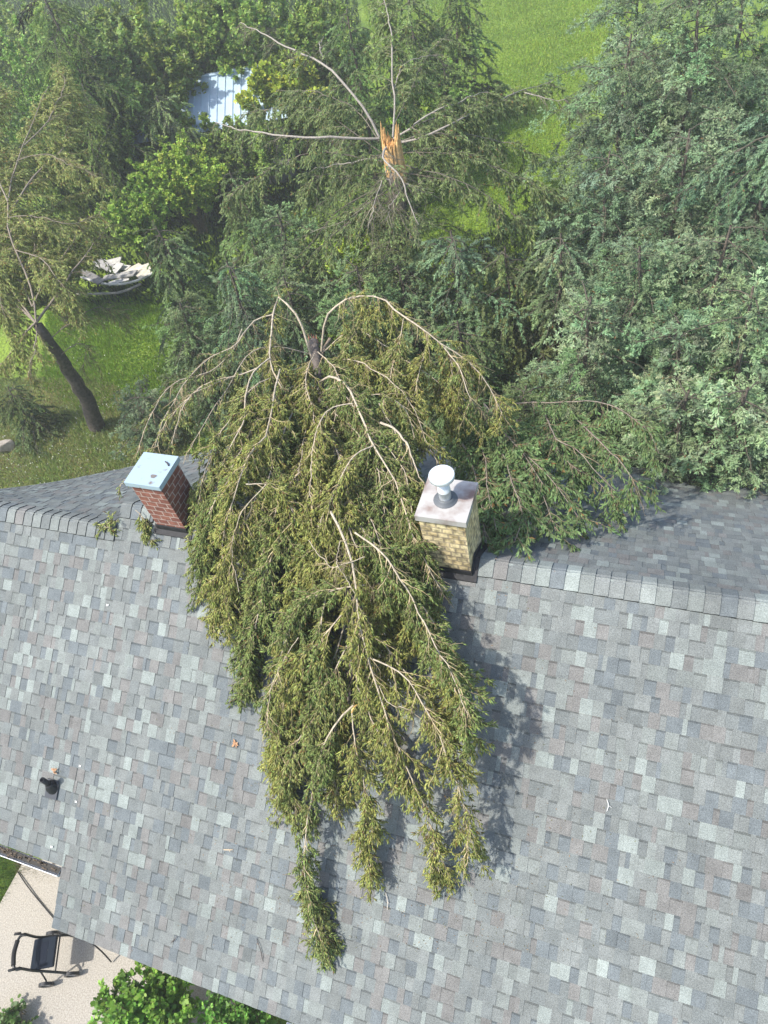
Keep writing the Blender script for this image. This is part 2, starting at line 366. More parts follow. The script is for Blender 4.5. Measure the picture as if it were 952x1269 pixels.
# walls, fascia, gutters
M_WALL = mat('siding', (.5, .47, .4), rough=.7, noise=.08, nscale=6)
wl = MB()
wl.box(((HX0 + HX1) / 2 + .2, 0, 1.2), ((HX1 - HX0) / 2 - .5, 3.55, 1.2)); child('wall', wl.build('wall', M_WALL), house)
wl = MB(); wl.box(((LX0 + HX0) / 2 - .3, -1.5, 1.25), (2.5, 1.6, 1.25)); child('wall', wl.build('wall', M_WALL), house)
for xx in (HX0 + .3, HX1 - .3):
    gable = MB(); gable.add([(xx, -3.5, 2.4), (xx, 3.5, 2.4), (xx, 0, 5.0)], [(0, 1, 2)], (.5, .47, .4)); child('gable_wall', gable.build('gable', M_WALL), house)
M_WHITE = mat('white_metal', (.75, .76, .76), rough=.45)
M_DARKM = mat('dark_gutter', (.03, .028, .025), rough=.8)
def gutter(x0, x1, y, z, mirror=1):
    m = MB(); w = .105; r0 = np.array([[0, 0], [0, -.09], [.03, -.11], [.085, -.11], [w, -.03], [w, 0], [w - .008, 0]])
    pr = [(y - r[0] * mirror, z + r[1] * .8) for r in r0]; V = [(x0, a, b) for a, b in pr] + [(x1, a, b) for a, b in pr]; n = len(pr)
    m.add(V, [(i, i + 1, n + i + 1, n + i) for i in range(n - 1)] + [tuple(range(n)), tuple(range(n, 2 * n))[::-1]], (.7, .7, .7))
    return m.build('gutter', M_WHITE)
gl = child('gutter', gutter(LX0, HX0 - .02, yl1 - .012, zl1 - .03), house, label='white metal gutter filled with dark leaf litter')
ml = MB(); rr = np.random.default_rng(3)
ml.box(((LX0 + HX0) / 2, yl1 - .055, zl1 - .055), (2.9, .03, .012), None, (.03, .026, .02))
for i in range(260):
    ml.box((rr.uniform(LX0 + .1, HX0 - .1), yl1 - .055 + rr.normal(0, .02), zl1 - .038), (.018, .008, .006), None, tuple(np.array((.09, .065, .04)) * rr.uniform(.3, 1.3)))
child('leaf_litter', ml.build('litter', M_PAINT), gl)
child('gutter', gutter(-2.62, HX1, yE - .012, zE - .03), house)
fs = MB(); fs.box(((HX0 + HX1) / 2, yE + .03, zE - .11), ((HX1 - HX0) / 2, .012, .075)); child('fascia', fs.build('fascia', M_WHITE), house)

# ---- chimneys
def brick_mat(name, c1, c2, mort, bw, bh, msz, stain):
    m = mat(name, rough=.9); n = m.node_tree; L = n.links; b = n.nodes['Principled BSDF']; tc = n.nodes.new('ShaderNodeTexCoord')
    sx = n.nodes.new('ShaderNodeSeparateXYZ'); L.new(tc.outputs['Object'], sx.inputs[0]); geo = n.nodes.new('ShaderNodeNewGeometry'); sn = n.nodes.new('ShaderNodeSeparateXYZ'); L.new(geo.outputs['Normal'], sn.inputs[0])
    ab = n.nodes.new('ShaderNodeMath'); ab.operation = 'ABSOLUTE'; L.new(sn.outputs[0], ab.inputs[0]); gt = n.nodes.new('ShaderNodeMath'); gt.operation = 'GREATER_THAN'; gt.inputs[1].default_value = .5; L.new(ab.outputs[0], gt.inputs[0])
    mx = n.nodes.new('ShaderNodeMix'); L.new(gt.outputs[0], mx.inputs[0]); L.new(sx.outputs[0], mx.inputs[2]); L.new(sx.outputs[1], mx.inputs[3])
    cb = n.nodes.new('ShaderNodeCombineXYZ'); L.new(mx.outputs[0], cb.inputs[0]); L.new(sx.outputs[2], cb.inputs[1])
    nz = n.nodes.new('ShaderNodeTexNoise'); nz.inputs['Scale'].default_value = 30; L.new(tc.outputs['Object'], nz.inputs[0])
    dv = n.nodes.new('ShaderNodeVectorMath'); dv.operation = 'SCALE'; dv.inputs['Scale'].default_value = .012; L.new(nz.outputs[1], dv.inputs[0]); av = n.nodes.new('ShaderNodeVectorMath'); L.new(cb.outputs[0], av.inputs[0]); L.new(dv.outputs[0], av.inputs[1])
    br = n.nodes.new('ShaderNodeTexBrick'); L.new(av.outputs[0], br.inputs[0]); br.inputs['Scale'].default_value = 1; br.inputs['Brick Width'].default_value = bw; br.inputs['Row Height'].default_value = bh
    br.inputs['Mortar Size'].default_value = msz; br.inputs['Mortar Smooth'].default_value = .2; br.inputs['Color1'].default_value = (*c1, 1); br.inputs['Color2'].default_value = (*c2, 1); br.inputs['Mortar'].default_value = (*mort, 1)
    n2 = n.nodes.new('ShaderNodeTexNoise'); n2.inputs['Scale'].default_value = 16; n2.inputs['Detail'].default_value = 6; L.new(tc.outputs['Object'], n2.inputs[0])
    mr = n.nodes.new('ShaderNodeMapRange'); mr.inputs[1].default_value = .35; mr.inputs[2].default_value = .65; mr.inputs[3].default_value = 1 - stain; mr.inputs[4].default_value = 1.15; L.new(n2.outputs[0], mr.inputs[0])
    s = n.nodes.new('ShaderNodeVectorMath'); s.operation = 'SCALE'; L.new(br.outputs[0], s.inputs[0]); L.new(mr.outputs[0], s.inputs['Scale']); L.new(s.outputs[0], b.inputs['Base Color'])
    bp = n.nodes.new('ShaderNodeBump'); bp.inputs['Strength'].default_value = .8; bp.inputs['Distance'].default_value = .01; bp.invert = True; L.new(br.outputs[1], bp.inputs['Height']); L.new(bp.outputs[0], b.inputs['Normal'])
    return m
def cap_mat(name, base, rust, amt, sc=5):
    m = mat(name, rough=.45, spec=.4); n = m.node_tree; L = n.links; b = n.nodes['Principled BSDF']; tc = n.nodes.new('ShaderNodeTexCoord')
    t = n.nodes.new('ShaderNodeTexNoise'); t.inputs['Scale'].default_value = sc; t.inputs['Detail'].default_value = 5; L.new(tc.outputs['Object'], t.inputs[0])
    r = n.nodes.new('ShaderNodeValToRGB'); e = r.color_ramp.elements; e[0].position = .62 - amt; e[0].color = (*base, 1); e[1].position = .75 - amt * .6; e[1].color = (*rust, 1); L.new(t.outputs[0], r.inputs[0]); L.new(r.outputs[0], b.inputs['Base Color'])
    return m
def block(x0, x1, y0, y1, z0, z1, m, bev=0):
    b = MB(); b.box(((x0 + x1) / 2, (y0 + y1) / 2, (z0 + z1) / 2), ((x1 - x0) / 2, (y1 - y0) / 2, (z1 - z0) / 2)); return b.build('block', m)
def flash(x0, x1, y0, y1, e, ztop_off, m):
    """dark metal apron that follows the two slopes round the stack"""
    b = MB(); hz = lambda y: ZR - abs(y) * TP; V = []
    def ringp(g, dz): return [(x, y, hz(y) + dz) for x, y in ((x0 - g, y0 - g), (x1 + g, y0 - g), (x1 + g, 0), (x1 + g, y1 + g), (x0 - g, y1 + g), (x0 - g, 0))]
    for g, dz in ((.004, ztop_off), (.012, ztop_off - .01), (.014, .03), (.06, .026), (.06, .012)): V += ringp(g, dz)
    b.add(V, [(k * 6 + i, k * 6 + (i + 1) % 6, k * 6 + 6 + (i + 1) % 6, k * 6 + 6 + i) for k in range(4) for i in range(6)])
    return b.build('flash', m)
M_FL = mat('flashing', (.018, .018, .02), rough=.6, noise=.4, nscale=20)
M_RB = brick_mat('red_brick', (.26, .105, .075), (.19, .07, .052), (.42, .34, .3), .132, .08, .006, .3)
M_YB = brick_mat('yellow_brick', (.74, .62, .36), (.62, .48, .25), (.42, .34, .22), .104, .072, .009, .62)
rx0, rx1, ry0, ry1 = -5.09, -4.70, -.19, .20
red = child('chimney', block(rx0, rx1, ry0, ry1, 4.6, 5.87, M_RB), house, label='red brick chimney with a flat pale blue metal cap')
child('cap', block(rx0 - .03, rx1 + .03, ry0 - .03, ry1 + .03, 5.865, 5.925, cap_mat('pale_cap', (.31, .4, .46), (.16, .12, .1), .0, 9)), red)
hb = MB(); cx, cy = zpl(190, 590, 5.93)[:2]
hb.add([(cx + .035 * math.cos(a) * (1 + .25 * math.sin(3 * a)), cy + .03 * math.sin(a) * (1 + .2 * math.cos(2 * a)), 5.929) for a in np.linspace(0, 6.2, 12)], [tuple(range(12))], (.16, .14, .13))
child('rust_spot', hb.build('rust', M_PAINT), red)
hb = MB(); a = zpl(205, 572, 5.935); b = zpl(209, 577, 5.935); hb.tube([a, (a + b) / 2 + [0.01, 0, .006], b], .008, 5, (.06, .05, .05)); child('broken_clip', hb.build('clip', M_PAINT), red)
child('flashing', flash(rx0, rx1, ry0, ry1, .012, .1, M_FL), red)
yx0, yx1, yy0, yy1 = -1.83, -1.39, -.15, .29
yel = child('chimney', block(yx0, yx1, yy0, yy1, 4.6, 5.93, M_YB), house, label='cream yellow brick chimney with a round metal flue on top')
child('cap', block(yx0 - .025, yx1 + .025, yy0 - .025, yy1 + .025, 5.93, 6.0, cap_mat('rusty_cap', (.4, .385, .365), (.19, .125, .1), .15, 4)), yel, label='square cap of pale metal stained with rust')
fcx, fcy = zpl(552, 617, 6.02)[:2]
fl = MB(); fl.lathe((fcx, fcy, 6.002), [(.115, 0), (.11, .008), (.085, .012), (.083, .03), (.06, .034)]); child('flue_collar', fl.build('collar', mat('collar', (.1, .11, .12), rough=.5), True), yel)
M_GALV = mat('galvanised', (.62, .64, .66), rough=.35, metal=.35, noise=.12, nscale=12, spec=.5)
fl = MB(); fl.lathe((fcx, fcy, 6.01), [(.058, 0), (.058, .12), (.061, .122), (.061, .13), (.058, .132), (.058, .3), (.05, .3)]); child('flue_pipe', fl.build('flue', M_GALV, True), yel)
fl = MB(); fl.lathe((fcx, fcy, 6.28), [(.06, -.01), (.09, .0), (.112, .03), (.118, .032), (.118, .07), (.112, .075), (.105, .07), (.06, .09), (.02, .1), (.0, .1)])
child('flue_cap', fl.build('fcap', mat('flue_cap', (.68, .72, .76), rough=.3, metal=.3, noise=.08, nscale=9, spec=.5), True), yel)
child('flashing', flash(yx0, yx1, yy0, yy1, .012, .09, M_FL), yel)

# ---- plumbing vent
vp = front(66, 975); M_RUB = mat('rubber', (.015, .016, .02), rough=.55); M_LEAD = mat('lead', (.05, .055, .065), rough=.6)
vent = root('vent_pipe', vp, 'black plumbing vent pipe with a rubber boot on the left part of the roof', 'vent pipe')
rotF = np.array([[1, 0, 0], [0, CP, -SP], [0, SP, CP]])
b = MB(); b.box(vp + nF * .014 + np.array([.0, -.02, -.014]), (.085, .11, .004), rotF); child('base_plate', b.build('vp', M_LEAD), vent)
b = MB(); b.lathe(vp + [0, 0, -.02], [(.085, .0), (.08, .05), (.05, .1), (.047, .12), (.036, .125)], 18); child('boot', b.build('vb', M_RUB, True), vent)
b = MB(); b.lathe(vp + [0, 0, -.02], [(.03, .1), (.03, .27), (.024, .27), (.024, .2), (0, .2)], 16); child('pipe', b.build('vpp', M_RUB, True), vent)

exec_parts = True
# ================================================================ fallen spruce top
PALE = (.42, .36, .27); TWIG = (.42, .34, .2); DTWIG = (.13, .1, .06); OLIVE = np.array([.35, .39, .135])
def needles_from(lists, size, width, spacing, col, solid=True, var=.2, dead=.0, bias=(0, -.3, -1), biasw=.2, tilt=.7, ang=38, deadc=(.25, .15, .06)):
    V = []; F = []; C = []; n = 0
    for cv, sp, t0 in lists:
        P, D, L, W, idx, t = shoots(cv, sp * spacing, t0, 1.0, ang, size, width, bias, biasw)
        v, f, per = leaf_geo(P, D, L, W, solid, tilt=tilt)
        cb = np.repeat((1 + rng.normal(0, .14, (len(cv), 1)))[idx], 1, 0) * np.array(col)
        c = shade(cb, len(P), per, var=var, hue=.06, dead=dead, deadc=deadc)
        # tips paler than the base of a shoot (new growth)
        k = np.tile(np.array([.75] + [1.0] * (per - 2) + [1.25]) if solid else np.array([.8, 1, 1.25, 1]), len(P))[:, None]
        V.append(v); F.append(f + n); C.append(c * k); n += len(v)
    return np.concatenate(V), np.concatenate(F), np.concatenate(C)
def bough(name, rt, pts, r0, dens=1.0, l2=(.16, .42), t0=.12, flow=(0, -.55, -.6), fw=.55, col=OLIVE, size=(.04, .078), width=(.0105, .0155), bare=0., twcol=TWIG, l3=(.06, .16), k2=.03, label=None, r1=None, solid=True, s3=.0105, barkc=PALE, sag=.3, dead=.02, plan=.6, kink=.005):
    """one limb: bark mesh (with its twigs) and, under it, its needles"""
    cv = resample(pts, 20)[None]; cv = cv + np.cumsum(rng.normal(0, .006 + kink, cv.shape), 1) * np.sin(np.linspace(0, 2.6, 20))[None, :, None]
    c2, i2, t2 = grow(cv, k2 / dens, t0, 1.0, 44, l2[0], l2[1], flow, fw, plan=plan, sag=sag, k=6, wig=.07, taper=.25)
    c3, i3, t3 = grow(c2, .045 / dens, .15, 1.0, 42, l3[0], l3[1], flow, fw * .6, plan=.9, sag=.2, k=4, taper=.35)
    P = []; r0 = r0 * .8
    v, f = tubes(cv, np.array([r0]), np.array([r1 or max(.0035, r0 * .25)]), 7); P.append((v, f, barkc, 0))
    v, f = tubes(c2, np.full(len(c2), .0052) * (.7 + .8 * rng.random(len(c2))), np.full(len(c2), .0012), 3); P.append((v, f, np.repeat(np.clip(np.array(twcol) * (1 + rng.normal(0, .25, (len(c2), 1))), .02, .6), 18, 0), 0))
    v, f = tubes(c3, np.full(len(c3), .0018), np.full(len(c3), .0008), 3); P.append((v, f, np.array(twcol) * .9, 0))
    V, Fs, C, mi = merge(P)
    br = child('branch', mesh_np(name, V, Fs, M_BARK, C, smooth=False), rt, label)
    if bare < 1:
        s2 = c2; 
        if bare > 0:
            keep = rng.random(len(c2)) > bare; k3 = keep[i3]; s2 = c2[keep]; c3 = c3[k3]
        if len(c3):
            V, F, C = needles_from([(c3, s3, .0), (s2, .016, .12)], size, width, 1.0, col, solid, bias=flow, biasw=.4, dead=dead, ang=30)
            child('needles', mesh_np('needles', V, F, M_NEED, C), br)
    return br
FT = root('fallen_spruce_top', over(395, 470, .3), 'broken spruce top with olive needles lying over the roof between the two chimneys', 'fallen tree')
def px(lst): return [over(*p) for p in lst]
# stem
stem_px = [(388, 424, .7), (392, 446, .62), (396, 480, .5), (402, 540, .38), (412, 610, .3), (424, 680, .35), (432, 750, .38), (436, 820, .42), (432, 872, .45)]
st = resample(px(stem_px), 24)[None]; v, f = tubes(st, np.array([.07]), np.array([.02]), 12)
child('stem', mesh_np('stem', v, f, M_DBARK, np.tile((.12, .1, .085), (len(v), 1)), smooth=True), FT)
# torn butt: reddish splinters
sp = MB(); b0 = st[0, 0]; ax = unit(st[0, 0] - st[0, 1])
for i in range(14):
    a = i * 2.39; o = np.array([math.cos(a), .3 * math.sin(a), math.sin(a)]) * .06 * rng.random() ** .5
    sp.tube([b0 + o - ax * .05, b0 + o * 1.1 + ax * .04, b0 + o * 1.25 + ax * rng.uniform(.08, .2)], [.022, .014, .002], 5, tuple(np.array([.3, .14, .08]) * rng.uniform(.5, 1.3)))
child('splintered_end', sp.build('splinters', M_SPLIT), FT)
for q in ([(396, 445, .6), (404, 428, .66), (409, 420, .68)],):
    b = MB(); b.tube(px(q), [.024, .02, .024], 7, (.26, .2, .14)); child('snapped_limb', b.build('stub', M_BARK), FT)
# traced boughs (px, py, height over the roof)
LIFT = {}
BO = [
 # left arching limb and its forks
 ([(390, 455, .5), (372, 400, 1.1), (352, 374, 1.35), (343, 372, 1.35), (338, 395, 1.25), (335, 420, 1.15), (334, 444, 1.05), (340, 470, .95), (353, 490, .8), (368, 515, .6), (383, 540, .4)], .022, dict(t0=.3, dens=.85, bare=.35)),
 ([(334, 444, 1.05), (313, 463, 1.0), (303, 496, .9), (300, 520, .85), (285, 548, .7), (268, 590, .5), (258, 640, .4), (250, 700, .3)], .013, dict(dens=1.0)),
 ([(347, 458, 1.0), (340, 491, .95), (334, 541, .85), (318, 559, .8), (305, 592, .75), (296, 625, .7), (288, 665, .6), (284, 710, .5), (290, 760, .35)], .014, dict(dens=1.1)),
 ([(338, 390, 1.25), (318, 396, 1.2), (303, 412, 1.15), (290, 427, 1.1), (262, 440, 1.05), (238, 458, 1.0), (216, 488, .9), (200, 520, .75), (190, 556, .55)], .012, dict(bare=.65, dens=.7, l2=(.12, .32))),
 ([(322, 455, 1.0), (295, 465, .95), (268, 474, .95), (240, 490, .9), (215, 512, .8), (202, 530, .7), (194, 556, .55)], .012, dict(bare=.6, dens=.7, l2=(.12, .3))),
 ([(300, 462, .9), (270, 480, .9), (250, 494, .85), (233, 512, .8), (222, 535, .7), (214, 556, .6)], .010, dict(bare=.6, dens=.7, l2=(.1, .28))),
 ([(300, 408, 1.1), (285, 440, 1.0), (255, 465, .9), (225, 475, .85), (198, 500, .75), (180, 540, .55), (172, 566, .4)], .009, dict(bare=.75, dens=.6, l2=(.1, .25))),
 # right arching limb
 ([(398, 440, .6), (404, 396, 1.1), (420, 378, 1.35), (440, 370, 1.45), (470, 373, 1.45), (490, 387, 1.4), (520, 408, 1.3), (545, 425, 1.2), (570, 440, 1.05), (592, 460, .9), (608, 485, .7), (624, 522, .45)], .020, dict(t0=.22, dens=.85, bare=.3, l2=(.2, .5))),
 ([(545, 425, 1.2), (560, 440, 1.1), (578, 460, 1.0), (590, 485, .85), (600, 508, .6), (606, 525, .4)], .010, dict(dens=.7, bare=.3)),
 ([(500, 395, 1.35), (498, 415, 1.2), (492, 440, 1.0), (488, 470, .8), (480, 500, .6)], .007, dict(dens=1.0, l2=(.15, .4))),
 ([(530, 416, 1.2), (528, 440, 1.05), (520, 470, .85), (512, 500, .6)], .007, dict(dens=1.0, l2=(.15, .4))),
 ([(555, 432, 1.1), (558, 455, .95), (556, 480, .7), (560, 510, .4)], .006, dict(dens=1.0, l2=(.12, .34))),
 ([(460, 373, 1.4), (455, 395, 1.2), (440, 420, 1.0), (430, 445, .8)], .006, dict(dens=1.0, l2=(.15, .36))),
 # middle pair
 ([(396, 474, .6), (410, 467, .95), (425, 474, 1.0), (437, 492, 1.0), (450, 522, .95), (464, 552, .85), (480, 578, .75), (498, 615, .6), (512, 660, .5), (530, 700, .45), (548, 730, .4)], .021, dict(t0=.2, dens=1.0, bare=.25)),
 ([(400, 486, .6), (415, 480, .8), (428, 489, .85), (446, 520, .8), (462, 548, .7), (482, 566, .65), (500, 590, .6), (508, 640, .5)], .012, dict(dens=.9, bare=.3)),
 ([(472, 524, .9), (486, 530, .95), (500, 548, .9), (513, 572, .8), (521, 590, .7), (527, 606, .55)], .018, dict(dens=.5, bare=.6, l2=(.1, .25))),
 ([(456, 490, .8), (470, 492, .9), (490, 500, .85), (505, 520, .7), (514, 545, .5)], .007, dict(dens=.6, bare=.4)),
 ([(464, 552, .85), (444, 562, .85), (429, 582, .8), (420, 600, .75), (408, 620, .65), (396, 660, .55), (388, 700, .45)], .010, dict(dens=1.2)),
 ([(437, 500, .95), (412, 505, .95), (400, 520, .9), (393, 545, .8), (390, 580, .7), (388, 630, .55), (380, 680, .45)], .010, dict(dens=1.2)),
 ([(402, 520, .6), (420, 560, .6), (440, 600, .55), (462, 650, .5), (480, 700, .45), (500, 750, .35)], .012, dict(dens=1.2)),
 ([(305, 600, .75), (330, 603, .7), (346, 612, .6), (360, 640, .5), (365, 680, .4)], .009, dict(dens=1.0)),
 # front cascade
 ([(410, 634, .75), (424, 662, .85), (437, 700, .9), (443, 730, .9), (447, 770, .85), (456, 812, .8), (470, 855, .75), (484, 900, .7), (504, 952, .6), (522, 988, .5), (536, 1040, .38), (545, 1090, .25)], .016, dict(t0=.1, dens=1.0, bare=.12)),
 ([(440, 660, .8), (475, 684, .9), (508, 724, .9), (535, 764, .9), (558, 808, 1.1), (575, 850, 1.15), (590, 892, 1.1)], .012, dict(dens=1.05, bare=.1)),
 ([(455, 814, .8), (485, 826, .85), (508, 845, .85), (530, 885, .95), (548, 925, .95), (562, 965, .85), (574, 1010, .7), (582, 1062, .5)], .010, dict(dens=.9, bare=.15)),
 ([(438, 874, .6), (425, 886, .62), (408, 910, .6), (392, 945, .5), (383, 990, .42), (380, 1045, .35), (381, 1085, .3), (388, 1130, .2), (398, 1160, .12), (409, 1190, .05)], .013, dict(t0=.1, dens=1.1, bare=.0, l2=(.1, .24))),
 ([(381, 1085, .3), (384, 1115, .24), (392, 1145, .17), (402, 1170, .1)], .006, dict(t0=.0, dens=1.6, l2=(.14, .24))),
 ([(436, 878, .6), (438, 925, .6), (446, 962, .55), (453, 1000, .45), (458, 1045, .32), (461, 1088, .2)], .009, dict(dens=1.25, l2=(.12, .3))),
 ([(452, 725, .85), (425, 730, .85), (398, 740, .8), (373, 752, .75), (356, 780, .65), (342, 815, .5), (338, 860, .4)], .010, dict(dens=1.1)),
 ([(404, 740, .7), (401, 770, .7), (402, 800, .68), (410, 840, .6), (408, 880, .5), (398, 930, .4)], .009, dict(dens=1.1)),
 ([(440, 740, .8), (400, 790, .7), (370, 820, .6), (355, 855, .55), (347, 900, .45), (350, 950, .35), (358, 985, .25)], .010, dict(dens=1.2)),
 ([(430, 800, .7), (408, 850, .6), (392, 890, .5), (372, 930, .4), (366, 970, .3), (372, 1010, .2)], .009, dict(dens=1.1)),
 # low inner limbs that fill the mass down to the shingles
 ([(395, 480, .5), (345, 560, .5), (312, 640, .45), (284, 710, .35), (264, 770, .22)], .016, dict(dens=1.3, l2=(.2, .45), fw=.45)),
 ([(395, 500, .45), (320, 545, .6), (275, 610, .45), (252, 660, .3), (250, 720, .18)], .014, dict(dens=1.2, l2=(.18, .42))),
 ([(400, 540, .4), (350, 650, .42), (320, 750, .35), (305, 800, .25), (303, 848, .12)], .015, dict(dens=1.35, l2=(.2, .45))),
 ([(408, 600, .35), (380, 690, .4), (350, 790, .35), (335, 880, .22)], .013, dict(dens=1.3, l2=(.2, .42))),
 ([(415, 640, .35), (390, 740, .35), (360, 850, .3), (343, 930, .18), (348, 985, .08)], .012, dict(dens=1.2, l2=(.18, .4))),
 ([(410, 600, .35), (455, 660, .5), (500, 720, .5), (535, 770, .7), (556, 825, .75)], .012, dict(dens=1.2, l2=(.18, .4))),
 ([(424, 680, .4), (480, 740, .5), (530, 800, .5), (562, 850, .85), (586, 925, .9)], .012, dict(dens=1.25, l2=(.18, .4))),
 ([(430, 730, .4), (470, 790, .5), (515, 850, .5), (548, 905, .75), (570, 960, .7)], .011, dict(dens=1.0, l2=(.15, .35))),
 ([(432, 790, .4), (450, 870, .45), (480, 930, .42), (505, 975, .3)], .010, dict(dens=1.0, l2=(.15, .34))),
 ([(434, 820, .4), (420, 890, .42), (415, 940, .35), (418, 985, .2)], .010, dict(dens=1.2, l2=(.15, .34))),
 ([(396, 470, .5), (360, 520, .7), (335, 580, .65), (325, 640, .55), (322, 710, .4)], .012, dict(dens=1.2, l2=(.2, .42))),
 ([(392, 450, .6), (330, 470, .9), (290, 510, .8), (262, 560, .6), (246, 610, .4), (243, 650, .25)], .011, dict(dens=.9, l2=(.15, .38))),
 ([(392, 440, .6), (320, 430, 1.0), (270, 480, .9), (240, 530, .7), (222, 570, .45)], .010, dict(dens=.6, l2=(.15, .35), bare=.4)),
 ([(400, 540, .45), (440, 600, .5), (475, 650, .45), (505, 700, .3), (520, 745, .2)], .011, dict(dens=1.2, l2=(.18, .4))),
 ([(400, 560, .4), (402, 640, .45), (396, 720, .42), (390, 780, .3)], .011, dict(dens=1.4, l2=(.18, .4))),
 ([(404, 560, .4), (425, 640, .5), (450, 710, .5), (470, 780, .4), (480, 840, .3)], .011, dict(dens=1.3, l2=(.18, .4))),
 ([(398, 500, .5), (440, 530, .6), (475, 580, .6), (500, 630, .45), (512, 680, .3)], .010, dict(dens=1.1, l2=(.16, .38))),
 ([(396, 450, .5), (440, 445, .9), (485, 470, .9), (515, 505, .75), (530, 545, .5), (545, 575, .3)], .010, dict(dens=.9, l2=(.16, .42), col=OLIVE * .85)),
 ([(396, 440, .6), (440, 410, .9), (500, 440, .8), (550, 475, .6), (580, 515, .4)], .010, dict(dens=.9, l2=(.2, .45), col=OLIVE * .8)),
 ([(402, 560, .4), (360, 600, .55), (330, 680, .45), (318, 740, .35), (322, 800, .22)], .011, dict(dens=1.3, l2=(.2, .4))),
 ([(452, 690, .9), (430, 700, .95), (410, 708, .95), (392, 690, .9), (380, 670, .8)], .006, dict(dens=.8, bare=.95, l2=(.1, .25))),
 ([(440, 735, .95), (425, 715, 1.0), (418, 700, 1.0), (425, 680, .95)], .005, dict(dens=.9, bare=.95, l2=(.08, .2))),
 ([(330, 600, .85), (300, 640, .8), (292, 690, .7), (300, 740, .6)], .006, dict(dens=.7, bare=.85, l2=(.1, .25))),
 ([(470, 850, .85), (480, 870, .9), (510, 880, .9), (540, 905, .8)], .005, dict(dens=.8, bare=.9, l2=(.1, .22))),
 ([(370, 790, .75), (350, 820, .7), (335, 860, .6), (330, 905, .5)], .005, dict(dens=.8, bare=.8, l2=(.1, .22))),
 ([(390, 438, .8), (380, 465, .9), (384, 500, .8), (392, 540, .6)], .008, dict(dens=1.0, l2=(.15, .35))),
 ([(394, 436, .8), (412, 452, .9), (418, 490, .8), (412, 530, .6)], .008, dict(dens=1.0, l2=(.15, .35))),
 ([(395, 480, .6), (372, 550, .6), (366, 600, .5), (362, 650, .4)], .01, dict(dens=1.2, l2=(.2, .4))),
 ([(402, 500, .6), (450, 550, .6), (470, 600, .5), (476, 640, .4)], .01, dict(dens=1.2, l2=(.2, .4))),
 ([(340, 500, .7), (305, 550, .6), (282, 600, .5), (276, 650, .35)], .01, dict(dens=1.2, l2=(.2, .4))),
 ([(470, 500, .7), (495, 550, .6), (503, 600, .4), (508, 650, .3)], .01, dict(dens=1.2, l2=(.2, .4), col=OLIVE * .85)),
 ([(405, 520, .5), (420, 560, .6), (425, 610, .55), (430, 660, .5)], .01, dict(dens=1.2, l2=(.2, .4))),
 ([(380, 470, .7), (330, 500, .8), (300, 540, .6), (262, 590, .45), (256, 640, .3)], .01, dict(dens=1.1, l2=(.2, .4))),
 ([(432, 760, .45), (410, 820, .5), (385, 870, .45), (368, 900, .35), (352, 940, .22)], .010, dict(dens=1.3, l2=(.18, .36))),
]
for i, (p, r, kw) in enumerate(BO):
    kw = dict(kw); u_ = rng.random(); p = [(a_, b_, h_ * LIFT.get(i, 1)) for a_, b_, h_ in p]
    kw['col'] = np.array(kw.get('col', OLIVE)) * (np.array([1.12, 1.06, .95]) if u_ > .6 else np.array([.78, .86, .85]) if u_ < .3 else 1.0)
    kw['twcol'] = np.array(TWIG) * rng.uniform(.6, 1.05)
    kw['flow'] = (rng.normal(0, .22), -.5 + rng.normal(0, .12), -.55)
    bough('bough', FT, px(p), r, **kw)
b = MB(); q = over(439, 878, .62); b.tube([q + [-.01, -.05, .0], q + [0, 0, .012], q + [.012, .045, 0]], [.004, .016, .003], 6, (.75, .48, .16)); child('torn_wood', b.build('torn', M_SPLIT), FT)

# small broken sprigs on the shingles
def sprig(name, pts, label, r0=.006, **kw):
    rt = root(name, pts[0], label, 'sprig', 'broken sprigs lying on the roof'); 
    bough('sprig', rt, pts, r0, **kw); return rt
sprig('spruce_sprig', [front(168, 632, .12), front(178, 640, .1), front(185, 655, .05), front(192, 668, .03)], 'small green sprig leaning against the front of the red brick chimney', l2=(.06, .13), dens=1.6, flow=(.1, -.5, -.3))
sprig('spruce_sprig', [over(146, 645, .03), over(138, 645, .05), over(126, 648, .04)], 'small sprig lying on the lower ridge just left of the red brick chimney', l2=(.05, .09), dens=1.7, flow=(-.3, 0, -.2))
sprig('spruce_sprig', [over(170, 588, .0), over(160, 592, -.05), over(150, 600, -.1)], 'thin sprig poking out behind the red brick chimney', l2=(.05, .1), dens=.8, flow=(-.3, -.3, -.3))

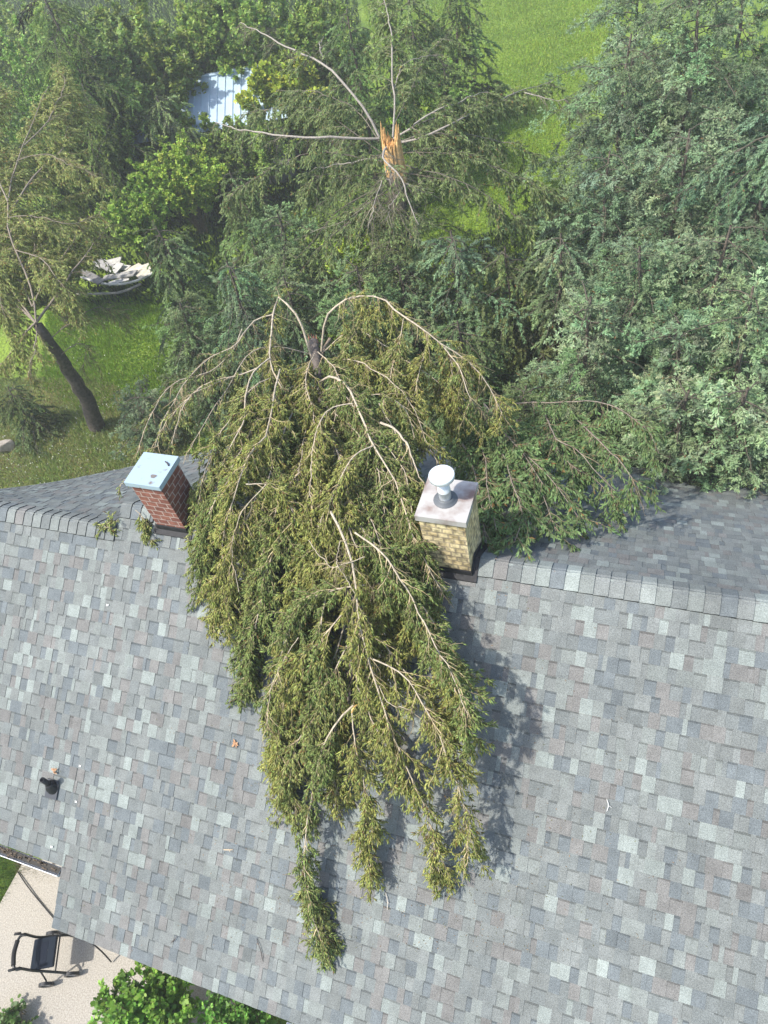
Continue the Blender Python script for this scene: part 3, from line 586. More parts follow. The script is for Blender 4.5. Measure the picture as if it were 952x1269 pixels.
# ================================================================ standing trees
def spruce(name, x, y, H, Rr, label, col=(.06, .09, .045), n=42, zlow=.8, group='conifers behind the house', r=.14, seedv=0, size=(.07, .12), width=(.018, .032), k2=.14, l2=(.3, .75), s=.03, droop=.5, lean=(0, 0), top=1.0, broken=None, dens=1.0, twc=(.085, .075, .055), azi=None, dead=.02, cat='spruce tree', zpow=.75, limb=True, sc3=False, rise=(-.05, .25), lv=.15, k3=.08):
    rt = root(name, (x, y, 0), label, cat, group)
    zt = H if broken is None else broken
    k = np.linspace(0, 1, 9)[:, None]
    tr = np.hstack([x + lean[0] * k ** 1.3, y + lean[1] * k ** 1.3, zt * k]) + np.cumsum(rng.normal(0, .03, (9, 3)) * [1, 1, 0], 0)
    tr[0] = (x, y, -.1)
    v, f = tubes(tr[None], np.array([r]), np.array([r * (1 - .8 * zt / H) if broken is None else r * .6]), 10)
    child('trunk', mesh_np('trunk', v, f, M_DBARK, np.tile((.14, .115, .09), (len(v), 1)), smooth=True), rt)
    C = []
    for i in range(n):
        u = (i + rng.random()) / n; z = zlow + (zt * .99 - zlow) * u
        a = i * 2.4 + rng.normal(0, .3) if azi is None else rng.uniform(*azi)
        L = Rr * max(.12, (1 - (z - zlow) / (H - zlow) * .93)) ** zpow * (rng.uniform(.95 - lv, 1 + lv) if i % 3 else rng.uniform(.22, .6))
        q = np.linspace(0, 1, 8); d = np.array([math.cos(a), math.sin(a)])
        rise_ = rng.uniform(*rise)
        bx = np.interp(z / zt, k[:, 0], tr[:, 0]); by = np.interp(z / zt, k[:, 0], tr[:, 1])
        c = np.stack([bx + d[0] * L * q, by + d[1] * L * q, z + L * (rise_ * q - droop * q ** 2.2)], 1) + np.cumsum(rng.normal(0, .02 * L, (8, 3)), 0)
        c[:, 2] = np.maximum(c[:, 2], .15); C.append(c)
    C = np.array(C)
    c2, i2, t2 = grow(C, k2 / dens, .1, 1, 50, l2[0], l2[1], (0, 0, 1 if sc3 else -1), .2, plan=.5, sag=.2 if sc3 else .35, k=5, wig=.05, taper=.4)
    P = []
    v, f = tubes(C, np.full(len(C), .013) * (.6 + .6 * rng.random(len(C))), np.full(len(C), .005), 4); P.append((v, f, np.array(twc) * 1.15, 0))
    v, f = tubes(c2, np.full(len(c2), .006), np.full(len(c2), .002), 3); P.append((v, f, np.array(twc), 0))
    V, Fs, Cc, mi = merge(P); child('limbs', mesh_np('limbs', V, Fs, M_BARK, Cc), rt)
    bc = np.array(col)[None] * 1.6 * (1 + rng.normal(0, .24, (len(C), 1))) * (1 + rng.normal(0, .05, (len(C), 3)))
    sets = [(c2, s / dens, i2)]
    if sc3:
        c3, i3, t3 = grow(c2, k3, .15, 1, 48, .08, .22, (0, 0, .25), .2, plan=1.2, k=4, sag=.1); sets = [(c3, s, i2[i3]), (c2, s * 2, i2)]
    VV = []; FF = []; CC = []; nn = 0
    for cv, spc, par in sets:
        Pp, D, L, W, idx, t = shoots(cv, spc, .05, 1, 40, size, width, (0, 0, -1), .18, plan=.5)
        v, f, per = leaf_geo(Pp, D, L, W, False, tilt=.6)
        c = shade(bc[par[idx]] * (.85 + .35 * t[:, None]), len(Pp), per, var=.1, hue=.035, dead=dead * .4)
        VV.append(v); FF.append(f + nn); CC.append(c); nn += len(v)
    child('crown', mesh_np('crown', np.concatenate(VV), np.concatenate(FF), M_NEED, np.concatenate(CC)), rt)
    return rt, tr
def at_apex(px_, py_, z):
    P = zpl(px_, py_, z); return float(P[0]), float(P[1])

GRN = (.13, .165, .06); BLU = (.155, .21, .115); PBL = (.185, .25, .135); DRK = (.08, .11, .045)
# the snapped spruce that still stands
sx, sy = at_apex(479, 178, 5.2)
snag, tr = spruce('broken_spruce', sx, sy, 8.2, 3.3, 'standing spruce snapped off at the top, orange splintered wood above pale spreading limbs', col=(.125, .16, .065), n=52, zlow=.9, broken=5.05, r=.26, group='conifers behind the house', twc=(.11, .095, .07), sc3=True, size=(.05, .09), width=(.014, .024), s=.016, k2=.12, droop=.42)
tp = tr[-1]
sp = MB()
for i in range(130):
    a = rng.uniform(0, 6.28); rr_ = .17 * math.sqrt(rng.random()); o = np.array([math.cos(a) * rr_, math.sin(a) * rr_, 0]); k = rr_ / .17
    hi = .08 + .1 * rng.random() + (.4 * max(0, math.cos(a - 2.9)) ** 3 + .55 * max(0, math.cos(a - .1)) ** 4) * k * rng.uniform(.6, 1.1)
    sp.tube([tp + o + [0, 0, -.35 - .25 * rng.random()], tp + o * .95 + [0, 0, hi * .5], tp + o * 1.0 + [.02, 0, hi]], [.04, .026, .004], 5, tuple(np.array([.68, .42, .17]) * rng.uniform(.7, 1.2) * (1 if rng.random() > .15 else .4)))
child('splintered_top', sp.build('splinter', M_SPLIT), snag)
def limb_from(rt, pts, r, **kw): return bough('limb', rt, pts, r, **kw)
SN = dict(col=np.array([.22, .28, .11]), size=(.055, .09), width=(.018, .028), twcol=(.22, .19, .14), barkc=(.3, .27, .23), solid=False, s3=.014, k2=.075, l2=(.25, .6), l3=(.1, .25), flow=(0, 0, -1), fw=.35, kink=.012)
def zp(l): return [zpl(*p) for p in l]
for p, r, kw in [
 ([(470, 170, 5.1), (455, 140, 5.5), (430, 108, 5.9), (400, 78, 6.2), (360, 60, 6.3), (320, 42, 6.3), (295, 30, 6.2)], .032, dict(bare=.8)),
 ([(400, 75, 6.15), (400, 60, 6.3), (403, 42, 6.4)], .02, dict(bare=.97)),
 ([(470, 172, 5.0), (420, 172, 5.2), (370, 171, 5.3), (320, 166, 5.3), (290, 160, 5.2), (268, 153, 5.1)], .034, dict(bare=.6)),
 ([(487, 170, 5.1), (489, 130, 5.5), (486, 100, 5.8), (485, 60, 6.1), (480, 20, 6.3), (470, -20, 6.4)], .024, dict(bare=.15)),
 ([(488, 110, 5.7), (500, 90, 5.8), (520, 80, 5.8), (545, 74, 5.7)], .014, dict(bare=.6)),
 ([(488, 172, 5.0), (515, 155, 5.2), (540, 138, 5.3), (570, 125, 5.3), (605, 112, 5.1)], .026, dict(bare=.1)),
 ([(488, 178, 4.9), (520, 172, 5.0), (560, 155, 5.1), (590, 140, 5.0), (620, 130, 4.8), (655, 112, 4.6), (690, 100, 4.4)], .027, dict(bare=.1)),
 ([(650, 115, 4.65), (670, 120, 4.6), (690, 125, 4.5), (712, 128, 4.3)], .016, dict(bare=.8)),
 ([(481, 178, 5.1), (477, 195, 5.25), (488, 208, 5.25), (502, 225, 5.1), (508, 248, 4.9), (520, 278, 4.6)], .032, dict(bare=.85)),
 ([(503, 228, 5.1), (520, 232, 5.0), (538, 236, 4.9)], .016, dict(bare=.9)),
 ([(482, 205, 5.2), (468, 230, 5.1), (458, 255, 4.9), (452, 282, 4.7)], .016, dict(bare=.9)),
 ([(483, 206, 5.2), (486, 218, 5.15), (488, 232, 5.1)], .012, dict(bare=.95)),
 ([(502, 228, 5.05), (490, 250, 4.9), (480, 275, 4.7)], .012, dict(bare=.8)),
 ([(474, 195, 4.8), (450, 198, 4.9), (430, 202, 4.8), (390, 205, 4.6)], .02, dict(bare=.5)),
 ([(474, 215, 4.4), (440, 220, 4.5), (400, 224, 4.4), (370, 240, 4.1)], .014, dict(bare=.1, barkc=(.16, .14, .11))),
 ([(480, 235, 4.2), (455, 258, 4.3), (425, 280, 4.1), (395, 290, 3.9), (350, 310, 3.4)], .016, dict(bare=.1, barkc=(.2, .18, .14))),
 ([(478, 230, 4.0), (430, 270, 4.2), (380, 320, 3.6), (350, 370, 2.9)], .014, dict(bare=.0, barkc=(.12, .1, .08))),
 ([(482, 240, 4.0), (510, 290, 4.1), (540, 330, 3.6), (555, 380, 2.8)], .014, dict(bare=.0, barkc=(.12, .1, .08))),
 ([(488, 178, 4.8), (540, 165, 4.9), (600, 170, 4.6), (660, 190, 4.0)], .018, dict(bare=.0, barkc=(.2, .18, .14), l2=(.35, .8))),
 ([(488, 172, 4.9), (540, 140, 5.0), (590, 120, 4.8), (640, 110, 4.4)], .016, dict(bare=.0, barkc=(.2, .18, .14), l2=(.35, .8))),
 ([(485, 190, 4.7), (560, 190, 4.8), (630, 215, 4.2), (690, 250, 3.4)], .016, dict(bare=.0, barkc=(.16, .14, .1), l2=(.35, .8))),
 ([(470, 175, 4.9), (440, 130, 5.0), (400, 110, 4.9), (350, 110, 4.5)], .014, dict(bare=.0, barkc=(.16, .14, .1), l2=(.3, .7))),
 ([(486, 160, 5.0), (510, 110, 5.2), (530, 70, 5.1), (560, 40, 4.8)], .014, dict(bare=.0, barkc=(.16, .14, .1), l2=(.3, .7))),
 ([(484, 200, 4.4), (540, 215, 4.6), (600, 240, 4.2), (650, 280, 3.4)], .016, dict(bare=.0, barkc=(.14, .12, .1))),
 ([(474, 200, 4.4), (400, 190, 4.6), (340, 210, 4.2), (280, 250, 3.4)], .014, dict(bare=.0, barkc=(.12, .1, .08))),
 ([(474, 190, 4.6), (400, 140, 4.8), (350, 130, 4.4), (300, 140, 3.8)], .012, dict(bare=.0, barkc=(.12, .1, .08))),
 ([(480, 260, 3.6), (470, 330, 3.7), (450, 380, 3.1), (440, 430, 2.4)], .014, dict(bare=.0, barkc=(.12, .1, .08))),
]:
    a = dict(SN); a.update(kw); limb_from(snag, zp(p), r, **a)

TREES = [ # px, py, apex z, radius, colour, label, extra
 (880, -40, 6.5, 3.0, BLU, 'tall blue-green conifer at the top right corner of the view', dict(n=60)),
 (775, 40, 5.6, 2.4, BLU, 'blue-green conifer standing at the right edge of the bright lawn', dict(n=54)),
 (960, 120, 5.6, 2.4, (0.111, 0.169, 0.098), 'dark conifer cut by the right edge of the view, upper half', dict(n=50)),
 (855, 160, 5.0, 2.1, BLU, 'blue-green conifer in the middle of the right-hand group', dict(n=50)),
 (760, 190, 4.4, 1.8, (0.130, 0.189, 0.111), 'blue-green conifer just below the lawn edge at the upper right', dict(n=46)),
 (900, 270, 5.0, 2.0, BLU, 'conifer right of centre in the right-hand group', dict(n=48)),
 (700, 290, 4.4, 1.8, (0.137, 0.182, 0.091), 'loose green conifer below the lawn, right of the snapped spruce', dict(n=44)),
 (800, 300, 4.6, 1.7, (0.124, 0.182, 0.098), 'mid green conifer in the heart of the right-hand group', dict(n=44)),
 (950, 370, 5.0, 1.7, PBL, 'pale blue-green conifer at the right edge at mid height', dict(n=46)),
 (735, 370, 4.6, 1.4, PBL, 'bushy pale green conifer in front of the dark hollow behind the roof', dict(n=44)),
 (850, 400, 4.4, 1.4, (0.130, 0.195, 0.111), 'green conifer above the dark hollow at the right', dict(n=44)),
 (560, 280, 4.4, 1.8, (0.137, 0.202, 0.104), 'green conifer right below the snapped spruce', dict(n=44)),
 (630, 310, 4.0, 1.6, GRN, 'olive green conifer between the lawn and the roof', dict(n=42)),
 (500, 330, 3.8, 1.5, (0.117, 0.169, 0.078), 'green conifer behind the right arching pale limb', dict(n=42)),
 (845, 490, 4.3, 1.2, PBL, 'pale green conifer whose tips hang over the back edge of the roof', dict(n=44, zlow=1.8)),
 (930, 470, 4.5, 1.2, PBL, 'conifer overhanging the roof at the right edge of the view', dict(n=42, zlow=1.8)),
 (650, 470, 3.6, 1.3, (0.111, 0.143, 0.058), 'dark olive conifer just beyond the yellow brick chimney', dict(n=40)),
 (750, 490, 3.2, 1.1, DRK, 'low dark conifer in the hollow behind the roof', dict(n=32)),
 (570, 400, 3.6, 1.4, (0.098, 0.137, 0.058), 'dark green conifer under the right arching pale limb', dict(n=40)),
 (430, 330, 4.0, 1.7, (0.130, 0.182, 0.078), 'green conifer below the snapped spruce, behind the arching pale limbs', dict(n=42)),
 (270, 330, 4.2, 1.7, (0.124, 0.182, 0.098), 'blue-grey conifer left of the arching pale limbs', dict(n=44)),
 (350, 340, 3.8, 1.5, (0.130, 0.182, 0.085), 'green conifer straight above the left arching pale limb', dict(n=42)),
 (340, 262, 4.2, 1.7, (0.130, 0.182, 0.085), 'green conifer left of the snapped spruce', dict(n=44)),
 (60, -10, 6.5, 3.0, (0.111, 0.163, 0.046), 'tall dark green tree at the top left corner', dict(n=54)),
 (430, 10, 5.4, 2.2, (0.111, 0.163, 0.058), 'green tree at the top edge above the snapped spruce', dict(n=44)),
 (930, -70, 6.0, 3.0, BLU, 'conifer whose foliage fills the very corner at the top right', dict(n=50)),
 (195, 118, 3.6, 1.5, (0.169, 0.221, 0.091), 'small pale conifer hiding the middle of the shed roof', dict(n=36)),
 (505, -10, 4.6, 1.8, (.13, .18, .06), 'dark green conifer at the left side of the bright lawn, at the top edge', dict(n=44)),
 (545, 75, 3.4, 1.2, (.12, .18, .05), 'small green conifer on the left side of the bright lawn', dict(n=34)),
 (800, -40, 5.6, 2.4, BLU, 'blue-green conifer at the top edge just right of the lawn', dict(n=50)),
 (560, -35, 4.6, 1.5, (.14, .19, .06), 'green conifer reaching into the bright lawn from the top edge', dict(n=40)),
 (225, 375, 3.2, 1.3, (.13, .18, .08), 'conifer between the left lawn and the arching pale limbs', dict(n=40, zlow=.3)),
 (195, 275, 3.8, 1.4, (.13, .18, .08), 'conifer just right of the heap of pale boards', dict(n=40, zlow=.4)),
 (290, 210, 3.8, 1.4, (.13, .18, .07), 'conifer below the long left limb of the snapped spruce', dict(n=40)),
 (165, 490, 1.5, 1.1, (0.124, 0.169, 0.098), 'low grey-green juniper on the lawn behind the red brick chimney', dict(n=26, zlow=.2)),
 (230, 420, 2.4, 1.2, (0.130, 0.182, 0.091), 'small green conifer beside the left lawn', dict(n=32, zlow=.3)),
 (15, 480, 1.5, .8, DRK, 'low dark conifer at the left edge beside the leaning trunk', dict(n=24, zlow=.2)),
]
for i, (ax_, ay_, z, r, c, lab, ex) in enumerate(TREES):
    x, y = at_apex(ax_, ay_, z)
    far = y > 16
    kw = dict(k2=.11 if far else .075, size=(.065, .11) if far else (.04, .07), width=(.03, .05) if far else (.015, .024), s=.008 if far else .0052, l2=(.35, .85) if far else (.25, .6), r=.04 + z * .009)
    if c is BLU or c is PBL or i % 3 == 1: kw.update(sc3=True, s=.012 if far else .0075, rise=(.0, .45), droop=.35, lv=.35, zpow=.5, l2=(.22, .5), k2=.12 if far else .09, k3=.07 if far else .048)
    else: kw.update(zpow=rng.uniform(.5, .8), lv=.3, droop=rng.uniform(.35, .6))
    kw.update(ex); kw['n'] = int(kw.get('n', 42) * (1.45 if kw.get('sc3') else 1.5)); spruce('conifer' if z > 3 else 'conifer_shrub', x, y, z, r, lab, col=c, cat='conifer', **kw)
# leaning tree at the left edge
lx = [(120, 532, 0.0), (104, 505, .75), (85, 470, 1.7), (66, 432, 2.7), (50, 405, 3.3), (42, 395, 3.5)]
LT = root('leaning_tree', zpl(120, 532, 0), 'leaning dark-barked tree on the left lawn with sparse yellow-green feathery boughs', 'leaning tree')
tr = resample(zp(lx), 16)[None]; tr = tr + np.cumsum(rng.normal(0, .03, tr.shape), 1); v, f = tubes(tr, np.array([.2]), np.array([.1]), 12)
child('trunk', mesh_np('trunk', v, f, M_DBARK, np.tile((.1, .085, .068), (len(v), 1)), smooth=True), LT)
LK = dict(col=np.array([.32, .36, .12]), size=(.05, .09), width=(.016, .026), twcol=(.26, .21, .13), barkc=(.24, .2, .155), kink=.012, solid=False, s3=.013, k2=.045, l2=(.25, .6), l3=(.1, .26), flow=(0, 0, -1), fw=.3, dead=.05)
for p, r, kw in [
 ([(45, 400, 3.4), (70, 365, 3.6), (95, 330, 3.8), (120, 300, 3.9), (135, 280, 3.9)], .035, dict(bare=.35)),
 ([(45, 400, 3.4), (40, 360, 3.9), (20, 310, 4.4), (8, 270, 4.8), (20, 200, 5.2), (40, 150, 5.5), (60, 105, 5.7)], .028, dict(bare=.1)),
 ([(12, 265, 4.8), (45, 215, 5.0), (75, 180, 5.1), (90, 140, 5.2), (112, 128, 5.2)], .026, dict(bare=.1)),
 ([(45, 400, 3.4), (20, 380, 3.6), (-10, 350, 3.9), (-40, 330, 4.1)], .04, dict(bare=.2)),
 ([(44, 400, 3.4), (10, 350, 3.9), (-5, 290, 4.4), (5, 230, 4.8), (25, 180, 5.0)], .03, dict(bare=.2)),
 ([(70, 365, 3.6), (60, 330, 3.8), (50, 290, 3.9), (70, 250, 4.0), (110, 235, 4.0)], .02, dict(bare=.1)),
 ([(44, 400, 3.4), (20, 420, 3.2), (0, 440, 2.9), (-20, 460, 2.6)], .03, dict(bare=.2)),
 ([(45, 402, 3.3), (46, 440, 3.0), (40, 470, 2.6)], .02, dict(bare=.7)),
 ([(60, 422, 2.9), (90, 400, 3.0), (130, 385, 2.8), (170, 400, 2.3)], .016, dict(bare=.85)),
 ([(75, 440, 2.5), (100, 425, 2.6), (118, 432, 2.3), (108, 470, 1.7)], .014, dict(bare=.9, dens=.8)),
 ([(40, 380, 3.6), (60, 340, 3.9), (90, 300, 3.9), (100, 270, 3.8)], .02, dict(bare=.15)),
 ([(30, 350, 3.8), (0, 330, 4.1), (-20, 250, 4.5), (0, 190, 4.8)], .02, dict(bare=.1)),
 ([(40, 380, 3.6), (30, 350, 3.8), (40, 310, 3.9), (30, 260, 4.1)], .02, dict(bare=.0, l2=(.3, .7))),
 ([(20, 200, 5.2), (50, 190, 5.2), (90, 200, 5.1), (120, 215, 4.9)], .012, dict(bare=.35)),
 ([(8, 270, 4.8), (50, 265, 4.8), (90, 275, 4.6), (125, 262, 4.4)], .012, dict(bare=.35)),
 ([(20, 310, 4.4), (50, 320, 4.3), (80, 350, 4.0), (90, 385, 3.5)], .016, dict(bare=.1)),
 ([(-5, 290, 4.6), (-10, 330, 4.3), (0, 370, 3.9), (15, 410, 3.4)], .016, dict(bare=.0, l2=(.3, .7))),
 ([(30, 180, 5.4), (60, 150, 5.5), (80, 110, 5.6), (72, 90, 5.6)], .016, dict(bare=.1)),
 ([(10, 250, 5.0), (-10, 200, 5.3), (-10, 150, 5.5), (5, 110, 5.6)], .02, dict(bare=.1)),
]:
    a = dict(LK); a.update(kw); bough('limb', LT, zp(p), r, **a)
# twisted limb on the ground of the hollow / limbs resting on the back slope, right of the yellow chimney
FR = root('fallen_limb', over(600, 520, .2), 'torn spruce limb on the back roof slope right of the yellow brick chimney', 'fallen limb')
FK = dict(col=np.array([.17, .25, .1]), size=(.045, .075), width=(.015, .024), twcol=(.2, .16, .1), barkc=(.24, .2, .16), solid=False, s3=.012, k2=.045, l2=(.18, .45), l3=(.08, .18), flow=(.1, -.4, -.6), fw=.45)
def bk(l):
    o = []
    for a, b, h in l:
        d = ray(a, b); zr = ZR + h; s = (-.55 * -CAM[1] * -1 * 1.0 - (CAM[2] - zr)) / (d[2] + .55 * d[1]) if False else ((zr - CAM[2]) - .55 * CAM[1]) / (d[2] + .55 * d[1])
        o.append(CAM + s * d)
    return o
for p, r, kw in [
 ([(600, 500, .6), (620, 550, .6), (640, 600, .5), (650, 640, .3), (640, 672, .15)], .016, dict(dens=1.1)),
 ([(600, 500, .6), (650, 560, .7), (690, 600, .5), (716, 640, .2)], .014, dict(dens=1.0)),
 ([(590, 520, .5), (605, 580, .45), (612, 630, .3), (618, 660, .15)], .014, dict(dens=1.1)),
 ([(670, 500, .7), (690, 545, .9), (715, 560, .85), (735, 585, .7), (762, 612, .45)], .014, dict(dens=.7, bare=.5)),
 ([(640, 500, .8), (700, 498, 1.1), (740, 498, 1.15), (770, 510, 1.1), (800, 532, .9), (815, 560, .6)], .013, dict(dens=.9, bare=.2)),
 ([(700, 500, .9), (740, 550, .8), (775, 590, .6), (795, 632, .2)], .012, dict(dens=1.0, bare=.1)),
 ([(660, 500, .7), (700, 560, .6), (740, 590, .4), (765, 622, .15)], .012, dict(dens=1.1)),
 ([(560, 520, .4), (585, 570, .4), (598, 620, .3), (604, 668, .1)], .012, dict(dens=1.1)),
 ([(640, 520, .6), (660, 580, .5), (680, 630, .3), (690, 660, .12)], .012, dict(dens=1.1)),
 ([(560, 480, .7), (600, 520, .8), (640, 560, .7), (670, 600, .5)], .012, dict(dens=1.0)),
]:
    a = dict(FK); a.update(kw); bough('limb', FR, bk(p), r, **a)

# ================================================================ broad-leaved shrubs
def shrub(name, x, y, zc, rad, label, col, n, ls=(.05, .09), group=None, cat='shrub', nst=9, stemc=(.2, .16, .1), seedoff=0, wide=.55):
    rt = root(name, (x, y, 0), label, cat, group)
    C = []
    for i in range(nst * 6):
        a = rng.uniform(0, 6.28); e = rng.random() ** .5
        tip = np.array([x + rad[0] * e * math.cos(a), y + rad[1] * e * math.sin(a), zc + rad[2] * (math.sqrt(max(0, 1 - e * e)) * rng.uniform(.5, 1.1) - .2)])
        b0 = np.array([x + rng.normal(0, .1), y + rng.normal(0, .1), 0]); m1 = b0 * .5 + tip * .5 + [0, 0, .2 * rad[2]]
        C.append(resample([b0, m1, tip], 8))
    C = np.array(C); c2, i2, _ = grow(C, .09, .35, 1, 50, .15, .4, (0, 0, .3), .2, plan=.8, sag=.1, k=4)
    v, f = tubes(C, np.full(len(C), .009), np.full(len(C), .003), 4); v2, f2 = tubes(c2, np.full(len(c2), .003), np.full(len(c2), .001), 3)
    V, Fs, Cc, mi = merge([(v, f, stemc, 0), (v2, f2, stemc, 0)]); child('stems', mesh_np('stems', V, Fs, M_BARK, Cc), rt)
    # leaves: 5-point lobed blades
    k = rng.integers(0, len(c2), n); t = rng.random(n); P, T = ev(c2, k, t); D = unit(T + rng.normal(0, .7, (n, 3)) + [0, 0, -.15])
    L = rng.uniform(*ls, n); nr = unit(np.array([0, 0, 1.])[None] + rng.normal(0, .45, (n, 3))); S_ = unit(np.cross(D, nr)); Nn = np.cross(S_, D); P = P + D * .01
    prof = [(0, 0, 0), (.25, .28, -.02), (.42, .5, -.08), (.5, .3, -.03), (.72, .38, -.08), (1, 0, -.1), (.72, -.38, -.08), (.5, -.3, -.03), (.42, -.5, -.08), (.25, -.28, -.02)]
    V = np.stack([P + D * (L * a)[:, None] + S_ * (L * b * wide * 1.6)[:, None] + Nn * (L * c)[:, None] for a, b, c in prof], 1)
    br = 1 + rng.normal(0, .2, (len(C), 1)); cc = np.array(col)[None] * (np.array([1.75, 1.65, 1.4]) if group else 1.35) * br[i2[k]]
    child('leaves', mesh_np('leaves', V.reshape(-1, 3), np.arange(n * 10).reshape(n, 10), M_LEAF, shade(cc, n, 10, var=.2, hue=.08)), rt)
    return rt
P = zpl(185, 1240, 1.2); shrub('leafy_bush', P[0], P[1] - .1, 1.0, (.75, .55, .65), 'bright green leafy bush beside the patio under the front eave', (.13, .24, .035), 11000, (.035, .075), cat='bush')
P = zpl(290, 1262, 1.2); shrub('leafy_bush', P[0], P[1] - .15, .95, (.55, .45, .5), 'smaller green leafy bush under the eave at the bottom edge of the view', (.1, .22, .035), 6500, (.035, .07), cat='bush')
P = zpl(5, 1275, .3); shrub('low_plant', P[0], P[1], .25, (.35, .3, .25), 'low green plant in the bottom left corner beside the patio', (.09, .16, .04), 900, (.04, .07), cat='plant')
for (a, b, z, rad, n, c, lab) in [
 (345, 95, 3.0, (1.6, 1.4, 1.6), 11000, (.26, .34, .05), 'yellow-green leafy tree right of the metal-roofed shed'),
 (215, 195, 2.4, (1.7, 1.2, 1.2), 9000, (.2, .31, .05), 'bright green leafy shrub below the metal-roofed shed'),
 (160, 250, 2.0, (1.2, 1.1, 1.2), 6500, (.16, .26, .05), 'green leafy shrub between the leaning tree and the shed'),
 (260, 30, 4.0, (2.4, 2.0, 2.2), 9000, (0.154, 0.238, 0.049), 'leafy tree near the top edge above the shed'),
 (30, 60, 5.0, (2.8, 2.2, 2.6), 10000, (0.119, 0.21, 0.049), 'broad leafy tree at the top left'),
 (120, 60, 4.6, (2.4, 2.0, 2.4), 8000, (0.154, 0.224, 0.07), 'pale leafy tree at the top left, right of the broad one'),
 (20, 20, 4.5, (2.4, 2.0, 2.2), 8000, (0.168, 0.238, 0.07), 'leafy tree in the very top left corner'),
 (190, 90, 3.6, (1.6, 1.4, 1.5), 6000, (0.182, 0.252, 0.07), 'leafy tree overhanging the left end of the shed'),
 (300, 0, 4.6, (2.4, 2.0, 2.2), 8000, (0.154, 0.238, 0.056), 'leafy tree at the top edge above the yellow-green one'),
 (180, 30, 4.6, (2.6, 2.2, 2.4), 10000, (.16, .22, .05), 'pale green leafy tree at the top edge, between the shed and the top left corner'),
 (110, 130, 3.6, (1.8, 1.6, 1.6), 7000, (.13, .2, .045), 'leafy tree behind the top of the leaning tree'),
 (60, 180, 3.2, (1.8, 1.5, 1.4), 6000, (.11, .16, .04), 'darker leafy tree behind the middle of the leaning tree'),
 (380, 20, 4.0, (1.8, 1.6, 1.8), 7000, (.12, .18, .04), 'leafy tree at the top edge above the upper left pale limb'),
 (300, 165, 2.4, (1.7, 1.2, 1.3), 7000, (.14, .21, .05), 'leafy shrub hiding the front wall of the metal-roofed shed'),
 (240, 160, 2.2, (1.3, 1.0, 1.2), 5000, (.17, .25, .05), 'bright shrub right below the left half of the shed roof'),
 (520, 125, 1.8, (1.2, 1.2, 1.2), 3500, (.1, .17, .02), 'green shrub on the lawn behind the snapped spruce'),
 (440, 300, 2.2, (1.0, .9, .9), 3500, (.2, .3, .04), 'small leafy shrub below the snapped spruce'),
 (915, 100, 3.0, (1.6, 1.4, 1.8), 4500, (.1, .18, .03), 'bright leafy shrub glimpsed among the conifers at the upper right'),
 (30, 300, 2.6, (1.6, 1.3, 1.4), 5000, (.09, .11, .04), 'olive leafy shrub at the left edge behind the leaning tree'),
]:
    P = zpl(a, b, z); far = P[1] > 16
    shrub('leafy_tree' if z > 2.6 else 'leafy_shrub', P[0], P[1], z - rad[2] * .4, rad, lab, c, int(n * 3.6), (.075, .145) if far else (.05, .095), group='broad-leaved shrubs and trees in the yard', cat='leafy tree' if z > 2.6 else 'shrub')

# ================================================================ lawn, ground cover
def grass(name, poly_px, n, hs, ws, cols, z=0, label=None, cat=None, dirt=False):
    pts = np.array([zpl(a, b, 0)[:2] for a, b in poly_px]); lo, hi = pts.min(0), pts.max(0); X = rng.uniform(lo, hi, (n * 4, 2))
    ins = np.zeros(len(X), bool); j = len(pts) - 1
    for i in range(len(pts)):
        xi, yi = pts[i]; xj, yj = pts[j]
        ins ^= ((yi > X[:, 1]) != (yj > X[:, 1])) & (X[:, 0] < (xj - xi) * (X[:, 1] - yi) / (yj - yi + 1e-9) + xi); j = i
    X = X[ins][:n]; m = len(X); P = np.hstack([X, np.full((m, 1), -.005)])
    # patchiness
    ph = np.sin(X[:, 0] * 1.7 + np.sin(X[:, 1] * 1.3) * 2) * np.sin(X[:, 1] * 2.1 + X[:, 0]) 
    D = unit(rng.normal(0, .55, (m, 3)) + [0, 0, 1]); D[:, 2] = np.abs(D[:, 2]) + .15
    H = rng.uniform(*hs, m) * (1 + .4 * ph); W = rng.uniform(*ws, m)
    v, f, per = leaf_geo(P, D, H, W, False, up=(1, 0, 0), tilt=1.5)
    c0, c1 = np.array(cols[0]), np.array(cols[1]); u = np.clip(.5 + .35 * ph[:, None] + rng.normal(0, .25, (m, 1)), 0, 1)
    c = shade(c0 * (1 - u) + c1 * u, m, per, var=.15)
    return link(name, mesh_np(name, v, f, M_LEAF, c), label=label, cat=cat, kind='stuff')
grass('lawn_grass', [(60, 370), (230, 370), (250, 470), (120, 520), (50, 480)], 30000, (.06, .13), (.015, .03), [(.16, .27, .03), (.24, .37, .045)], label='bright green lawn grass in the gap behind the leaning tree', cat='grass')
grass('meadow_grass', [(-40, 470), (130, 470), (240, 540), (200, 620), (-60, 640)], 60000, (.05, .12), (.012, .028), [(.36, .32, .16), (.27, .36, .1)], label='rough yellow-green clover ground cover behind the left part of the roof', cat='grass')
grass('lawn_grass', [(440, -30), (800, -30), (740, 120), (640, 330), (500, 330), (480, 120)], 110000, (.05, .11), (.018, .035), [(.2, .31, .035), (.31, .43, .055)], label='sunlit green lawn in the clearing at the top right', cat='grass')
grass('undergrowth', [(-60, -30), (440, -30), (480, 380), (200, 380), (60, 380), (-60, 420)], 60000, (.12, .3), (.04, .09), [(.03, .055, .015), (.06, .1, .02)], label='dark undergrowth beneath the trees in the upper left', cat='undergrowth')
grass('undergrowth', [(560, 320), (980, 60), (1000, 620), (600, 600)], 30000, (.12, .25), (.03, .07), [(.03, .05, .015), (.05, .08, .02)], label='dark undergrowth beneath the right-hand conifers', cat='undergrowth')
